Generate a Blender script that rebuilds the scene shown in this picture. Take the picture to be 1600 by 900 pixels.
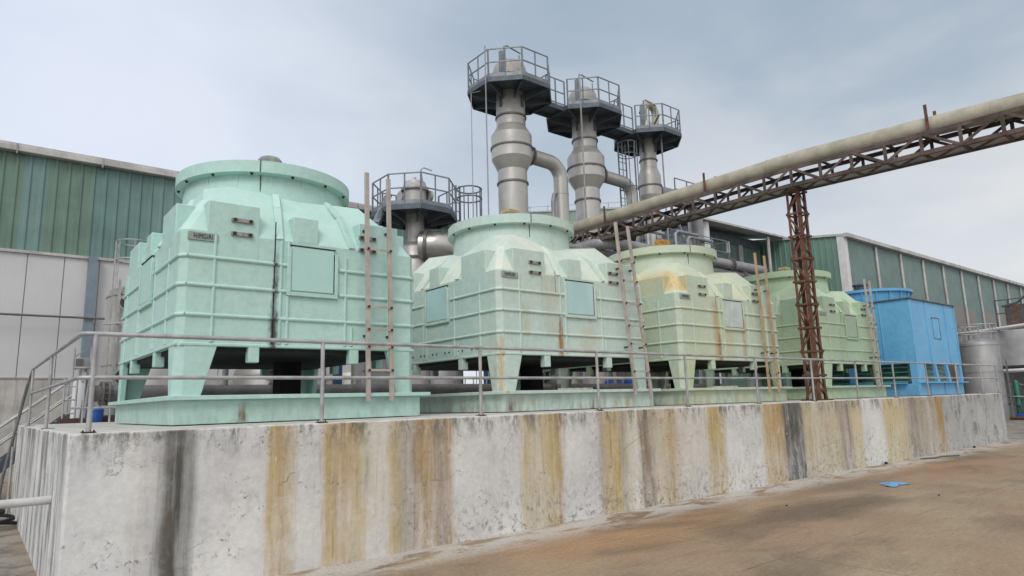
import bpy, math, random
from mathutils import Vector, Matrix
random.seed(7)
for o in list(bpy.data.objects): bpy.data.objects.remove(o)
S = bpy.context.scene
COL = S.collection
R = math.radians

# ------------------------------------------------------------------ camera
YAW, PITCH, ROLL = R(38.962), R(9.774), R(-1.653)
CAM = Vector((-0.7217, -7.5164, 1.7707))
Fv = Vector((math.sin(YAW)*math.cos(PITCH), math.cos(YAW)*math.cos(PITCH), math.sin(PITCH)))
R0 = Vector((math.cos(YAW), -math.sin(YAW), 0)); U0 = R0.cross(Fv)
Rv = R0*math.cos(ROLL)+U0*math.sin(ROLL); Uv = -R0*math.sin(ROLL)+U0*math.cos(ROLL)
cd = bpy.data.cameras.new('camera'); cam = bpy.data.objects.new('camera', cd); COL.objects.link(cam)
cd.sensor_width = 36; cd.lens = 36*1035.03/1600; cd.clip_start = .05; cd.clip_end = 3000
M = Matrix((( Rv.x, Uv.x, -Fv.x, CAM.x), (Rv.y, Uv.y, -Fv.y, CAM.y), (Rv.z, Uv.z, -Fv.z, CAM.z), (0, 0, 0, 1)))
cam.matrix_world = M
S.camera = cam

# ------------------------------------------------------------------ node helper
class G:
    def __init__(s, nt): s.nt = nt; s.N = nt.nodes; s.L = nt.links
    def put(s, sock, v):
        if v is None: return
        if isinstance(v, bpy.types.NodeSocket): s.L.new(v, sock)
        else:
            if isinstance(v, (tuple, list)) and len(v) == 3 and sock.type == 'RGBA': v = (*v, 1)
            sock.default_value = v
    def math(s, op, a, b=None, c=None, clamp=False):
        n = s.N.new('ShaderNodeMath'); n.operation = op; n.use_clamp = clamp
        s.put(n.inputs[0], a); s.put(n.inputs[1], b); s.put(n.inputs[2], c); return n.outputs[0]
    def vmul(s, v, sc):
        n = s.N.new('ShaderNodeVectorMath'); n.operation = 'MULTIPLY'; s.put(n.inputs[0], v); n.inputs[1].default_value = sc; return n.outputs[0]
    def vadd(s, v, a):
        n = s.N.new('ShaderNodeVectorMath'); n.operation = 'ADD'; s.put(n.inputs[0], v); s.put(n.inputs[1], a); return n.outputs[0]
    def noise(s, vec, scale, detail=4, rough=.55, dist=0):
        n = s.N.new('ShaderNodeTexNoise'); s.put(n.inputs['Vector'], vec)
        n.inputs['Scale'].default_value = scale; n.inputs['Detail'].default_value = detail
        n.inputs['Roughness'].default_value = rough; n.inputs['Distortion'].default_value = dist
        return n.outputs['Fac']
    def voro(s, vec, scale, feature='F1'):
        n = s.N.new('ShaderNodeTexVoronoi'); n.feature = feature; s.put(n.inputs['Vector'], vec); n.inputs['Scale'].default_value = scale
        return n.outputs['Distance']
    def sm(s, v, a, b, lo=0., hi=1.):
        n = s.N.new('ShaderNodeMapRange'); n.interpolation_type = 'SMOOTHSTEP'
        s.put(n.inputs['Value'], v); n.inputs['From Min'].default_value = a; n.inputs['From Max'].default_value = b
        n.inputs['To Min'].default_value = lo; n.inputs['To Max'].default_value = hi; return n.outputs[0]
    def mix(s, f, a, b, mode='MIX'):
        n = s.N.new('ShaderNodeMix'); n.data_type = 'RGBA'; n.blend_type = mode; n.clamp_factor = True
        s.put(n.inputs[0], f); s.put(n.inputs[6], a); s.put(n.inputs[7], b); return n.outputs[2]
    def ramp(s, f, stops, interp='LINEAR'):
        n = s.N.new('ShaderNodeValToRGB'); cr = n.color_ramp; cr.interpolation = interp
        while len(cr.elements) > 1: cr.elements.remove(cr.elements[-1])
        cr.elements[0].position = stops[0][0]; cr.elements[0].color = (*stops[0][1], 1)
        for p, c in stops[1:]:
            e = cr.elements.new(p); e.color = (*c, 1)
        s.put(n.inputs[0], f); return n.outputs[0]
    def pos(s): return s.N.new('ShaderNodeNewGeometry').outputs['Position']
    def nrm(s): return s.N.new('ShaderNodeNewGeometry').outputs['Normal']
    def xyz(s, v):
        n = s.N.new('ShaderNodeSeparateXYZ'); s.put(n.inputs[0], v); return n.outputs
    def comb(s, x, y, z):
        n = s.N.new('ShaderNodeCombineXYZ'); s.put(n.inputs[0], x); s.put(n.inputs[1], y); s.put(n.inputs[2], z); return n.outputs[0]
    def bump(s, h, strength=.3, dist=.01):
        n = s.N.new('ShaderNodeBump'); n.inputs['Strength'].default_value = strength; n.inputs['Distance'].default_value = dist
        s.put(n.inputs['Height'], h); return n.outputs[0]

# ------------------------------------------------------------------ world, sun, exposure
SUN_EL, SUN_AZ = R(42), R(-128)          # azimuth measured from +Y towards +X : up behind the camera, where the bright sky is added
W = bpy.data.worlds.new('World'); S.world = W; W.use_nodes = True
g = G(W.node_tree); W.node_tree.nodes.clear()
sky = g.N.new('ShaderNodeTexSky'); sky.sky_type = 'NISHITA'; sky.sun_disc = False
sky.sun_elevation = SUN_EL; sky.sun_rotation = SUN_AZ; sky.air_density = 1.6; sky.dust_density = 3; sky.ozone_density = 1
tc = g.N.new('ShaderNodeTexCoord').outputs['Generated']
w = g.xyz(tc)
proj = g.comb(g.math('DIVIDE', w[0], g.math('MAXIMUM', g.math('ADD', w[2], .18), .1)), g.math('DIVIDE', w[1], g.math('MAXIMUM', g.math('ADD', w[2], .18), .1)), 0.)
n1 = g.noise(proj, .75, 5, .5, .35); n2 = g.noise(g.vadd(proj, (5, 3, 0)), 2.2, 4, .55, .2)
def dotv(v):
    n = g.N.new('ShaderNodeVectorMath'); n.operation = 'DOT_PRODUCT'; g.put(n.inputs[0], tc); n.inputs[1].default_value = Vector(v).normalized(); return n.outputs['Value']
clo = g.sm(g.math('ADD', g.math('MULTIPLY', n1, .75), g.math('MULTIPLY', n2, .25)), .34, .64)
heavy = g.sm(dotv((.74, .40, .56)), .72, .985)                        # a heavier bank of cloud in the east
lowb = g.sm(w[2], .12, .42, 1., 0.)
heavy = g.math('MULTIPLY', heavy, g.math('SUBTRACT', 1., g.math('MULTIPLY', lowb, .95)))
heavy = g.math('MULTIPLY', heavy, g.sm(clo, 0., 1., 1., .55))
west = g.sm(dotv((-.75, .66, 0)), -.75, .75)
base = g.mix(west, (7.45, 7.4, 7.35), (6.9, 7.45, 8.6))
base = g.mix(g.math('MULTIPLY', g.sm(clo, .1, 1., 1., 0), .30), base, (4.3, 5.2, 6.4))
cloud = g.mix(heavy, base, (3.2, 4.0, 4.9))
back = g.sm(dotv((-.62, -.72, .32)), .0, .85)                         # unseen sky behind the camera, brightened to light the front faces
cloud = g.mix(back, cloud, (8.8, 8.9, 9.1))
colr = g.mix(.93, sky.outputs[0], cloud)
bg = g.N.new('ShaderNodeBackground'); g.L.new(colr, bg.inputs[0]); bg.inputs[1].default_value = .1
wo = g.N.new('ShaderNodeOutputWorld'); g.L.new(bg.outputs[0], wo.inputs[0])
sl = bpy.data.lights.new('sun', 'SUN'); sl.energy = 1.2; sl.angle = R(24); sl.color = (1, .965, .91)
so = bpy.data.objects.new('sun', sl); COL.objects.link(so)
sd = Vector((math.sin(SUN_AZ)*math.cos(SUN_EL), math.cos(SUN_AZ)*math.cos(SUN_EL), math.sin(SUN_EL)))
so.rotation_euler = sd.to_track_quat('Z', 'Y').to_euler(); so.location = (0, 0, 40)
S.view_settings.view_transform = 'Standard'; S.view_settings.look = 'None'
S.view_settings.exposure = 0.2; S.view_settings.gamma = 1; S.view_settings.use_curve_mapping = False

# ------------------------------------------------------------------ materials
def newmat(name):
    m = bpy.data.materials.new(name); m.use_nodes = True; m.node_tree.nodes.clear()
    g = G(m.node_tree); b = g.N.new('ShaderNodeBsdfPrincipled'); o = g.N.new('ShaderNodeOutputMaterial')
    g.L.new(b.outputs[0], o.inputs[0]); return m, g, b
def simple(name, c, rough=.6, metal=0., var=.15, sc=3., streak=.0, dirt=(.08, .07, .06), bump=0., spec=.5):
    m, g, b = newmat(name); p = g.pos()
    n = g.noise(p, sc, 5); k = g.sm(n, .3, .7, 1-var, 1+var*.6)
    col = g.mix(1., c, g.comb(k, k, k), 'MULTIPLY')
    if streak:
        st = g.sm(g.noise(g.vmul(p, (7, 7, .5)), 1.3, 4, .6), .52, .75, 0, streak)
        col = g.mix(st, col, dirt)
    g.put(b.inputs['Base Color'], col); b.inputs['Metallic'].default_value = metal
    g.put(b.inputs['Roughness'], g.sm(g.noise(p, sc*2.3, 3), .3, .7, max(.05, rough-.08), min(1, rough+.1)))
    b.inputs['Specular IOR Level'].default_value = spec
    if bump: g.put(b.inputs['Normal'], g.bump(g.noise(p, 40, 4), bump, .01))
    return m

def frp(name, base, alt, pale, altamt, streaks, x0, W_, fade=.3, dirtcol=(.10, .08, .05), dirt=.35):
    """moulded glass-fibre paint: chalky patches, algae tint, drips under the seams"""
    m, g, b = newmat(name); p = g.pos(); x, y, z = g.xyz(p); nz = g.xyz(g.nrm())[2]
    big = g.noise(p, .9, 4, .5, .4); fine = g.noise(p, 11, 5, .6)
    col = g.mix(g.sm(big, .35, .68, 0, altamt), base, alt)
    k = g.sm(fine, .25, .75, .93, 1.05); col = g.mix(1., col, g.comb(k, k, k), 'MULTIPLY')
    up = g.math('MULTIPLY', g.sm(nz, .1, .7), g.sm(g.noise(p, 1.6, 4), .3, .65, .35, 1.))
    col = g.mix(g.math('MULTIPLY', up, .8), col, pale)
    # long soft vertical wash marks
    v = g.noise(g.vmul(p, (5, 5, .35)), 1.2, 5, .65)
    col = g.mix(g.sm(v, .52, .8, 0, fade), col, dirtcol)
    bottom = g.math('MULTIPLY', g.sm(z, 1.6, 2.1, 1, 0), g.sm(g.noise(g.vmul(p, (3, 3, 1)), 2.1, 5, .7), .4, .66, 0, dirt))
    col = g.mix(bottom, col, (.22, .16, .10))
    thinn = g.sm(g.noise(g.vmul(p, (16, 16, .9)), 1.1, 5, .7), .50, .70, 0, 1.)
    for zr in (2.965, 3.345, 3.71, 4.05):
        m_ = g.math('MULTIPLY', g.math('LESS_THAN', z, zr-.02), g.sm(z, zr-.34, zr-.02))
        col = g.mix(g.math('MULTIPLY', g.math('MULTIPLY', m_, thinn), .10+fade*.9), col, dirtcol)
    chalk = g.sm(g.noise(g.vadd(g.vmul(p, (1, 1, .6)), (9, 2, 4)), 2.3, 6, .65), .5, .72, 0, .35)
    col = g.mix(chalk, col, pale)
    wob = g.math('MULTIPLY', g.math('SUBTRACT', g.noise(g.vmul(p, (2, 2, 3)), 2.5, 3), .5), .10)
    rag = g.noise(g.vmul(p, (9, 9, 1.2)), 3, 4, .7)
    for (sx, wd, zt, zb, c, a, yt) in streaks:     # seam drips on one wall
        d = g.math('ABSOLUTE', g.math('SUBTRACT', g.math('ADD', x, wob), sx))
        f = g.sm(d, wd*.25, wd, 1, 0)
        f = g.math('MULTIPLY', f, g.math('MULTIPLY', g.sm(z, zt-.25, zt, 1, 0), g.sm(z, zb-.03, zb+.03, 0, 1)))
        f = g.math('MULTIPLY', f, g.sm(y, yt, yt+.05, 1, 0))
        f = g.math('MULTIPLY', f, g.sm(rag, .3, .6, .25, 1))
        col = g.mix(g.math('MULTIPLY', f, a), col, c)
    sp = g.math('MULTIPLY', g.sm(g.noise(p, 26, 3, .7), .66, .74), g.sm(big, .45, .6, 0, .5))
    col = g.mix(sp, col, dirtcol)
    g.put(b.inputs['Base Color'], col)
    g.put(b.inputs['Roughness'], g.sm(fine, .3, .7, .38, .6)); b.inputs['Specular IOR Level'].default_value = .4
    g.put(b.inputs['Normal'], g.bump(g.math('ADD', g.noise(p, 2.2, 3), g.math('MULTIPLY', fine, .10)), .5, .05))
    return m

def plinth_mat():
    m, g, b = newmat('stained_render'); p = g.pos(); x, y, z = g.xyz(p); nz = g.xyz(g.nrm())[2]; nx = g.xyz(g.nrm())[0]
    big = g.noise(p, 1.1, 5, .6); fine = g.noise(p, 14, 6, .65); mid = g.noise(p, 4, 5, .6)
    white = g.mix(g.sm(big, .3, .7), (.57, .575, .59), (.71, .71, .70))
    white = g.mix(g.sm(mid, .5, .75, 0, .45), white, (.36, .35, .33))
    wob = g.math('MULTIPLY', g.math('SUBTRACT', g.noise(g.vmul(p, (1.5, 1, .9)), 1.6, 4, .6), .5), .22)
    sc_ = g.math('ADD', .6, g.math('MULTIPLY', x, .07))
    rag = g.math('MULTIPLY', g.math('SUBTRACT', g.noise(g.vmul(p, (9, 1, .6)), 1.1, 6, .72), .5), .17)
    wx = g.math('ADD', x, g.math('MULTIPLY', g.math('ADD', wob, rag), sc_))
    u = g.math('DIVIDE', wx, 27.)
    OC, OD, PA, BR, DG, GR, LO = (.47, .355, .15), (.41, .265, .10), (.55, .51, .42), (.25, .185, .12), (.085, .083, .076), (.27, .265, .255), (.49, .42, .27)
    A = [(0, PA, 0), (.50, LO, .0), (.66, GR, .30), (.83, GR, .45), (.85, DG, 1.0), (1.04, DG, 1.0), (1.07, GR, .35), (1.16, GR, .08), (1.84, PA, .1), (1.875, OC, .9), (1.98, OD, .8), (2.10, OC, .85), (2.14, PA, .2),
         (2.44, PA, .25), (2.48, OC, .85), (2.70, OD, .7), (2.93, OC, .85), (3.0, LO, .6), (3.3, PA, .45), (3.39, OC, .9), (3.62, BR, .75), (3.85, OD, .9), (4.10, BR, .7), (4.26, OD, .9), (4.31, PA, .15),
         (5.42, PA, .15), (5.50, OC, .75), (5.75, LO, .65), (6.02, OC, .85), (6.22, OD, .8)]
    B = [(6.2, OD, .8), (6.3, PA, .1), (6.95, PA, .15), (7.08, BR, .6), (7.15, OC, .85), (7.5, OC, .85), (7.6, BR, .75), (7.76, LO, .5), (7.95, PA, .3), (8.02, BR, .85), (8.25, BR, .85), (8.4, LO, .7), (8.65, OC, .85), (8.9, OD, .75), (9.02, LO, .45), (9.8, PA, .45),
         (10.0, OC, .85), (10.4, OC, .85), (10.5, PA, .2), (11.6, PA, .15), (11.85, OC, .85), (12.5, OD, .8), (12.65, DG, .92), (13.3, DG, .9), (13.42, LO, .85), (14.9, LO, .8)]
    Cc = [(14.9, LO, .8), (15.15, BR, .8), (15.55, BR, .8), (15.7, (.56, .48, .26), .85), (16.1, (.56, .48, .28), .7), (16.25, PA, .05), (17.3, PA, .05), (17.5, (.56, .48, .27), .9), (18.8, (.54, .45, .27), .85), (19.05, BR, .75), (19.4, BR, .7), (19.55, (.42, .36, .27), .85), (20.9, (.42, .35, .26), .85), (21.0, OD, .9), (21.35, OD, .85), (21.5, (.40, .40, .395), .95), (27, (.37, .37, .365), .95)]
    cA = g.ramp(u, [(a/27., c) for a, c, f in A]); fA = g.ramp(u, [(a/27., (f, f, f)) for a, c, f in A])
    cB = g.ramp(u, [(a/27., c) for a, c, f in B]); fB = g.ramp(u, [(a/27., (f, f, f)) for a, c, f in B])
    cC = g.ramp(u, [(a/27., c) for a, c, f in Cc]); fC = g.ramp(u, [(a/27., (f, f, f)) for a, c, f in Cc])
    sel = g.math('GREATER_THAN', wx, 6.2); sel2 = g.math('GREATER_THAN', wx, 14.9)
    c = g.mix(sel2, g.mix(sel, cA, cB), cC); f = g.mix(sel2, g.mix(sel, fA, fB), fC)
    front = g.sm(y, .003, .02, 1, 0)
    drip = g.noise(g.vmul(p, (7, 7, .3)), 1.5, 6, .7)
    patch = g.noise(g.vmul(p, (1.1, 1, .5)), 1.5, 6, .65)
    f1 = g.math('MULTIPLY', g.math('MULTIPLY', f, g.sm(drip, .30, .55, .72, 1.08)), g.math('MULTIPLY', front, g.sm(patch, .30, .55, .72, 1.05)), clamp=True)
    f1 = g.math('MULTIPLY', f1, g.math('SUBTRACT', 1, g.sm(nz, .5, .8)))
    f1 = g.math('MULTIPLY', f1, g.math('SUBTRACT', 1., g.math('MULTIPLY', g.math('MULTIPLY', g.sm(z, .1, 1.2, 1, 0), g.sm(x, 1.25, 1.6)), g.sm(g.noise(g.vmul(p, (5, 1, 1.3)), 1.2, 6, .7),   .42, .62, .05, .45))))
    peel = g.math('MULTIPLY', g.sm(g.noise(g.vmul(p, (1.3, 1, .8)), 3.1, 7, .75, .5), .56, .60), g.sm(g.noise(g.vadd(p, (2, 0, 7)), .9, 3), .45, .62))
    f1 = g.math('MULTIPLY', f1, g.math('SUBTRACT', 1., g.math('MULTIPLY', peel, g.sm(x, 1.25, 1.6, .1, .5))))
    col = g.mix(f1, white, c)
    # thin dark run-marks within stained bands
    thin = g.math('MULTIPLY', g.sm(g.noise(g.vmul(p, (15, 15, .8)), 1., 7, .78), .50, .68), g.math('MULTIPLY', g.math('MULTIPLY', f1, .62), g.sm(x, 20.8, 21.6, 1, .1)))
    blot = g.math('MULTIPLY', g.sm(g.noise(g.vmul(p, (1, 1, .7)), 1.9, 6, .7), .52, .64, 0, .65), g.sm(x, 21.2, 21.8))
    col = g.mix(thin, col, (.12, .09, .06)); col = g.mix(blot, col, (.13, .13, .125))
    # left flank: black runs from the top
    side = g.math('MULTIPLY', g.sm(nx, -.9, -.5, 1, 0), 1.)
    runs = g.sm(g.noise(g.vmul(p, (1, 1.7, .16)), 1.3, 6, .72), .46, .58, 0, .8)
    runs = g.math('MULTIPLY', runs, g.sm(g.noise(g.vmul(p, (1, 2, 1.5)), 1.4, 4), .3, .6, .3, 1))
    col = g.mix(g.math('MULTIPLY', side, runs), col, (.16, .155, .15))
    # algae below the top edge and pitted patches
    vert = g.math('SUBTRACT', 1, g.sm(nz, .5, .8))
    topd = g.math('MULTIPLY', g.sm(z, 1.15, 1.6), g.sm(g.noise(g.vmul(p, (3, 3, 1)), 1.6, 7, .75), .46, .62, 0, .85))
    col = g.mix(g.math('MULTIPLY', topd, vert), col, (.13, .125, .11))
    pits = g.math('MULTIPLY', g.sm(g.noise(p, 15, 7, .8, .8), .57, .64), g.sm(g.noise(g.vadd(p, (4, 0, 2)), 1.5, 4), .47, .60))
    lowp = g.math('MULTIPLY', g.sm(g.noise(p, 9, 7, .8), .52, .62), g.sm(z, .0, .85, .95, 0))
    pt = g.math('MAXIMUM', pits, g.math('MULTIPLY', lowp, g.sm(x, 3., 5.)))
    col = g.mix(g.math('MULTIPLY', pt, .75), col, (.14, .14, .135))
    # crack
    cr = g.voro(g.vadd(g.vmul(p, (.28, .28, .5)), g.comb(g.math('MULTIPLY', mid, .5), 0., g.math('MULTIPLY', mid, .4))), 1.4, 'DISTANCE_TO_EDGE')
    crk = g.math('MULTIPLY', g.sm(cr, .0, .006, .55, 0), g.sm(g.noise(p, .8, 3), .5, .6))
    col = g.mix(crk, col, (.1, .09, .08))
    k = g.sm(fine, .3, .7, .92, 1.05); col = g.mix(1., col, g.comb(k, k, k), 'MULTIPLY')
    topc = g.mix(g.sm(mid, .4, .6), (.48, .46, .43), (.60, .585, .55))
    topc = g.mix(g.sm(fine, .55, .75, 0, .4), topc, (.25, .23, .21))
    col = g.mix(g.sm(nz, .5, .8), col, topc)
    g.put(b.inputs['Base Color'], col); b.inputs['Roughness'].default_value = .85; b.inputs['Specular IOR Level'].default_value = .25
    g.put(b.inputs['Normal'], g.bump(g.math('SUBTRACT', g.math('ADD', g.math('MULTIPLY', mid, .7), g.math('MULTIPLY', fine, .35)), g.math('MULTIPLY', pt, .35)), .6, .02))
    return m

def ground_mat():
    m, g, b = newmat('yard_concrete'); p = g.pos(); x, y, z = g.xyz(p)
    big = g.noise(p, .22, 5, .55, .5); mid = g.noise(p, .9, 6, .6); fine = g.noise(p, 9, 6, .7)
    col = g.mix(g.sm(mid, .3, .7), (.285, .212, .135), (.365, .28, .185))
    rust = g.math('MULTIPLY', g.sm(g.noise(g.vadd(p, (7, 3, 0)), .35, 5, .6, .8), .42, .64, 0, .6), g.sm(x, 1., 6.))
    col = g.mix(rust, col, (.32, .20, .12))
    # brush direction marks
    ca, sa = math.cos(R(6)), math.sin(R(6))
    rx = g.math('ADD', g.math('MULTIPLY', x, ca), g.math('MULTIPLY', y, sa)); ry = g.math('SUBTRACT', g.math('MULTIPLY', y, ca), g.math('MULTIPLY', x, sa))
    br = g.noise(g.comb(g.math('MULTIPLY', rx, 1.1), g.math('MULTIPLY', ry, 11), 0.), 1., 6, .75)
    def spot(cx_, cy_, rx_, ry_, lo_=.25, hi_=1.1):
        a_ = g.math('POWER', g.math('DIVIDE', g.math('SUBTRACT', x, cx_), rx_), 2.); b_ = g.math('POWER', g.math('DIVIDE', g.math('SUBTRACT', y, cy_), ry_), 2.)
        return g.sm(g.math('ADD', g.math('SQRT', g.math('ADD', a_, b_)), g.math('MULTIPLY', g.math('SUBTRACT', g.noise(g.vmul(p, (.6, 1.5, 1)), 1.1, 6, .65, .4), .5), 1.3)), lo_, hi_, 1, 0)
    col = g.mix(g.math('MULTIPLY', spot(6.6, -1.3, 3.4, 1.2), .65), col, (.40, .225, .11))
    col = g.mix(g.math('MULTIPLY', spot(17.5, -1.6, 4.5, 1.2), .6), col, (.36, .20, .11))
    col = g.mix(g.math('MULTIPLY', spot(9.3, -2.1, 3.2, .8), .8), col, (.13, .095, .065))
    col = g.mix(g.math('MULTIPLY', spot(12.6, -1.2, 2.4, .5), .5), col, (.15, .115, .09))
    wet = g.sm(g.noise(g.vadd(g.vmul(p, (.7, 1.6, 1)), (1.5, 0, 0)), .42, 5, .6, .5), .5, .68)
    col = g.mix(g.math('MULTIPLY', wet, .55), col, (.11, .08, .05))
    col = g.mix(g.math('MULTIPLY', g.math('MULTIPLY', g.sm(br, .50, .70), g.sm(g.noise(p, .5, 4, .6), .40, .6, .1, 1.)), .45), col, (.13, .10, .075)); col = g.mix(g.math('MULTIPLY', g.sm(br, .5, .3), .12), col, (.42, .36, .29))
    # lime bloom along the plinth foot
    foot = g.math('MULTIPLY', g.sm(y, -1.1, -.25), g.sm(g.noise(g.vmul(p, (.8, 2, 1)), 1.3, 6, .7, .3), .40, .54))
    foot = g.math('MULTIPLY', foot, g.math('MULTIPLY', g.sm(y, .5, .6, 1, 0), g.sm(x, -2, .5)))
    col = g.mix(g.math('MULTIPLY', foot, .85), col, (.54, .52, .49))
    # grey side to the left of the plinth
    gl = g.sm(g.math('ADD', x, g.math('MULTIPLY', mid, .6)), -.1, .7, 1, 0)
    gl = g.math('MAXIMUM', gl, g.sm(x, 24, 29)); 
    gc = g.mix(g.sm(g.noise(p, 1.7, 6, .7), .4, .62), (.30, .29, .27), (.12, .115, .10))
    gc = g.mix(g.sm(g.noise(p, .9, 4, .6), .55, .65), gc, (.30, .23, .15))
    col = g.mix(g.math('MULTIPLY', gl, .85), col, gc)
    # slab joints
    def joint(v, per, off):
        fr = g.math('ABSOLUTE', g.math('SUBTRACT', g.math('FRACT', g.math('DIVIDE', g.math('ADD', v, off), per)), .5))
        return g.sm(fr, 0., .012/per*1.6, 1, 0)
    j = g.math('MAXIMUM', joint(y, 4.6, 1.05), joint(x, 6.4, 3.1))
    j = g.math('MULTIPLY', j, g.sm(mid, .42, .62, .0, .55))
    col = g.mix(j, col, (.05, .045, .04))
    k = g.sm(g.noise(p, 22, 6, .8), .25, .75, .70, 1.25); col = g.mix(1., col, g.comb(k, k, k), 'MULTIPLY')
    spk = g.sm(g.noise(p, 38, 4, .7), .62, .70, 0, .6); col = g.mix(spk, col, (.08, .07, .06))
    g.put(b.inputs['Base Color'], col)
    g.put(b.inputs['Roughness'], g.math('SUBTRACT', g.sm(fine, .2, .8, .62, .85), g.math('MULTIPLY', wet, .12)))
    b.inputs['Specular IOR Level'].default_value = .35
    g.put(b.inputs['Normal'], g.bump(g.math('ADD', g.math('MULTIPLY', fine, .5), g.math('MULTIPLY', br, .5)), .35, .01))
    return m

def sheet_mat(name, stops, x0, x1, dark=(.05, .08, .07), lowpatch=None):
    """cladding sheets whose paint differs from sheet to sheet along x"""
    m, g, b = newmat(name); p = g.pos(); x, y, z = g.xyz(p)
    wx = g.math('ADD', x, g.math('MULTIPLY', g.noise(g.vmul(p, (1, 1, .1)), .5, 2), .02))
    u = g.math('DIVIDE', g.math('SUBTRACT', wx, x0), x1-x0)
    col = g.ramp(u, [((a-x0)/(x1-x0), c) for a, c in stops], 'CONSTANT')
    k = g.sm(g.noise(p, 1.3, 5, .6), .3, .7, .88, 1.1); col = g.mix(1., col, g.comb(k, k, k), 'MULTIPLY')
    st = g.sm(g.noise(g.vmul(p, (6, 6, .25)), 1., 5, .65), .5, .75, 0, .4); col = g.mix(st, col, dark)
    if lowpatch:
        zt, c2 = lowpatch
        q = g.math('MULTIPLY', g.sm(z, zt-.3, zt, 1, 0), g.math('GREATER_THAN', g.noise(g.comb(g.math('MULTIPLY', g.math('FLOOR', g.math('MULTIPLY', x, .8)), 7.3), 0., g.math('FLOOR', g.math('MULTIPLY', z, .35))), 1.7, 2), .46))
        col = g.mix(g.math('MULTIPLY', q, .6), col, c2)
    g.put(b.inputs['Base Color'], col); b.inputs['Roughness'].default_value = .55; b.inputs['Specular IOR Level'].default_value = .35
    return m

MT = {}
MT['plinth'] = plinth_mat(); MT['ground'] = ground_mat()
MT['rail'] = simple('galvanised_rail', (.40, .40, .41), .5, .35, .25, 5, .25, (.18, .16, .14))
MT['rail_dark'] = simple('weathered_rail', (.20, .20, .205), .55, .3, .25, 5, .2)
MT['steel'] = simple('dull_stainless_cladding', (.44, .43, .41), .42, .45, .12, 1.2, .25, (.26, .235, .21))
MT['tank_steel'] = simple('weathered_tank_steel', (.34, .34, .345), .5, .3, .22, .9, .55, (.2, .19, .18))
MT['cap_steel'] = simple('matt_cap_steel', (.36, .35, .33), .6, .2, .15, 3, .3)
MT['steel_hi'] = simple('polished_stainless', (.47, .45, .43), .36, .8, .15, 2.0)
MT['deck'] = simple('dark_painted_steel', (.085, .105, .13), .5, .25, .2, 3, .2)
MT['deckrail'] = simple('grey_painted_steel', (.20, .225, .25), .5, .25, .2, 4, .15)
MT['rust'] = simple('rusted_steel', (.145, .066, .045), .85, .1, .45, 6, .35, (.05, .035, .03), bump=.4)
MT['rust_grey'] = simple('rusted_truss_steel', (.12, .085, .075), .8, .15, .5, 2.2, .3, (.05, .045, .045), bump=.3)
MT['pipe_cream'] = simple('aged_cream_pipe', (.40, .37, .29), .6, .05, .22, 2.2, .3, (.24, .22, .18))
MT['pipe_dark'] = simple('dull_grey_pipe', (.155, .145, .145), .5, .3, .25, 2.5, .3, (.07, .06, .06))
MT['pipe_grey'] = simple('grey_pipe', (.30, .30, .31), .5, .3, .2, 2.5, .2)
MT['pipe_white'] = simple('white_pvc', (.55, .55, .54), .45, 0, .12, 4, .2, (.3, .28, .25))
MT['maroon'] = simple('maroon_paint', (.11, .045, .042), .7, 0, .25, 4, .3)
MT['pipe_red'] = simple('red_pipe', (.20, .035, .035), .5, 0, .2, 4, .2)
MT['black'] = simple('black_rubber', (.015, .016, .017), .8, 0, .3, 4)
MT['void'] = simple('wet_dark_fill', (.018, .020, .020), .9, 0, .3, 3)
MT['bracket'] = simple('weathered_bracket', (.30, .29, .26), .6, .2, .3, 20, .2)
MT['bolt'] = simple('rusty_bolt', (.05, .035, .03), .8, .2, .3, 20)
MT['plate'] = simple('embossed_plate', (.27, .33, .30), .6, .1, .2, 12)
MT['letter'] = simple('dark_lettering', (.03, .035, .035), .7, 0, .1, 12)
MT['ladder'] = simple('dusty_ladder', (.42, .37, .335), .7, .05, .2, 5, .35, (.22, .17, .13))
MT['ladder_tan'] = simple('tan_ladder', (.43, .31, .19), .75, .0, .25, 5, .35, (.2, .13, .08))
MT['white_panel'] = simple('light_grey_panel', (.55, .55, .565), .6, .0, .06, .5, .12, (.36, .35, .33))
MT['dado'] = simple('dirty_rendered_wall', (.45, .44, .42), .85, .0, .25, 1.6, .55, (.20, .19, .18), bump=.4)
MT['bluegrey'] = simple('blue_grey_steel', (.19, .245, .30), .5, .1, .15, 2, .2)
MT['gutter'] = simple('pale_gutter', (.47, .46, .45), .6, .1, .25, 1.5, .35, (.2, .17, .15))
MT['trim'] = simple('white_trim', (.62, .63, .63), .5, .0, .1, 2, .2, (.35, .34, .32))
MT['orange'] = simple('orange_motor', (.50, .26, .07), .6, .1, .3, 9, .4, (.25, .12, .05))
MT['motor_tan'] = simple('faded_yellow_motor', (.44, .36, .20), .6, .1, .3, 9, .3, (.25, .18, .1))
MT['motor_grey'] = simple('grey_motor', (.25, .26, .25), .6, .1, .3, 9)
MT['blue_eq'] = simple('blue_paint', (.02, .09, .38), .4, .0, .2, 4)
MT['navy'] = simple('navy_post', (.02, .05, .13), .5, .0, .2, 4)
MT['green_lt'] = simple('pale_green_slats', (.22, .42, .33), .5, 0, .2, 4)
MT['green_eq'] = simple('green_machine_paint', (.03, .16, .11), .5, .1, .2, 4)
MT['brick'] = simple('soot_brick', (.19, .13, .10), .9, 0, .4, 14)
MT['silver'] = simple('bright_aluminium_lagging', (.85, .85, .86), .4, .0, .08, 2)
MT['concwall'] = simple('weathered_concrete', (.42, .42, .43), .85, 0, .3, .8, .3, (.2, .2, .2))
MT['rag'] = simple('blue_cloth', (.16, .34, .55), .8, 0, .2, 30)
MT['timber'] = simple('wood_scrap', (.5, .45, .36), .8, 0, .3, 10)
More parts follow.
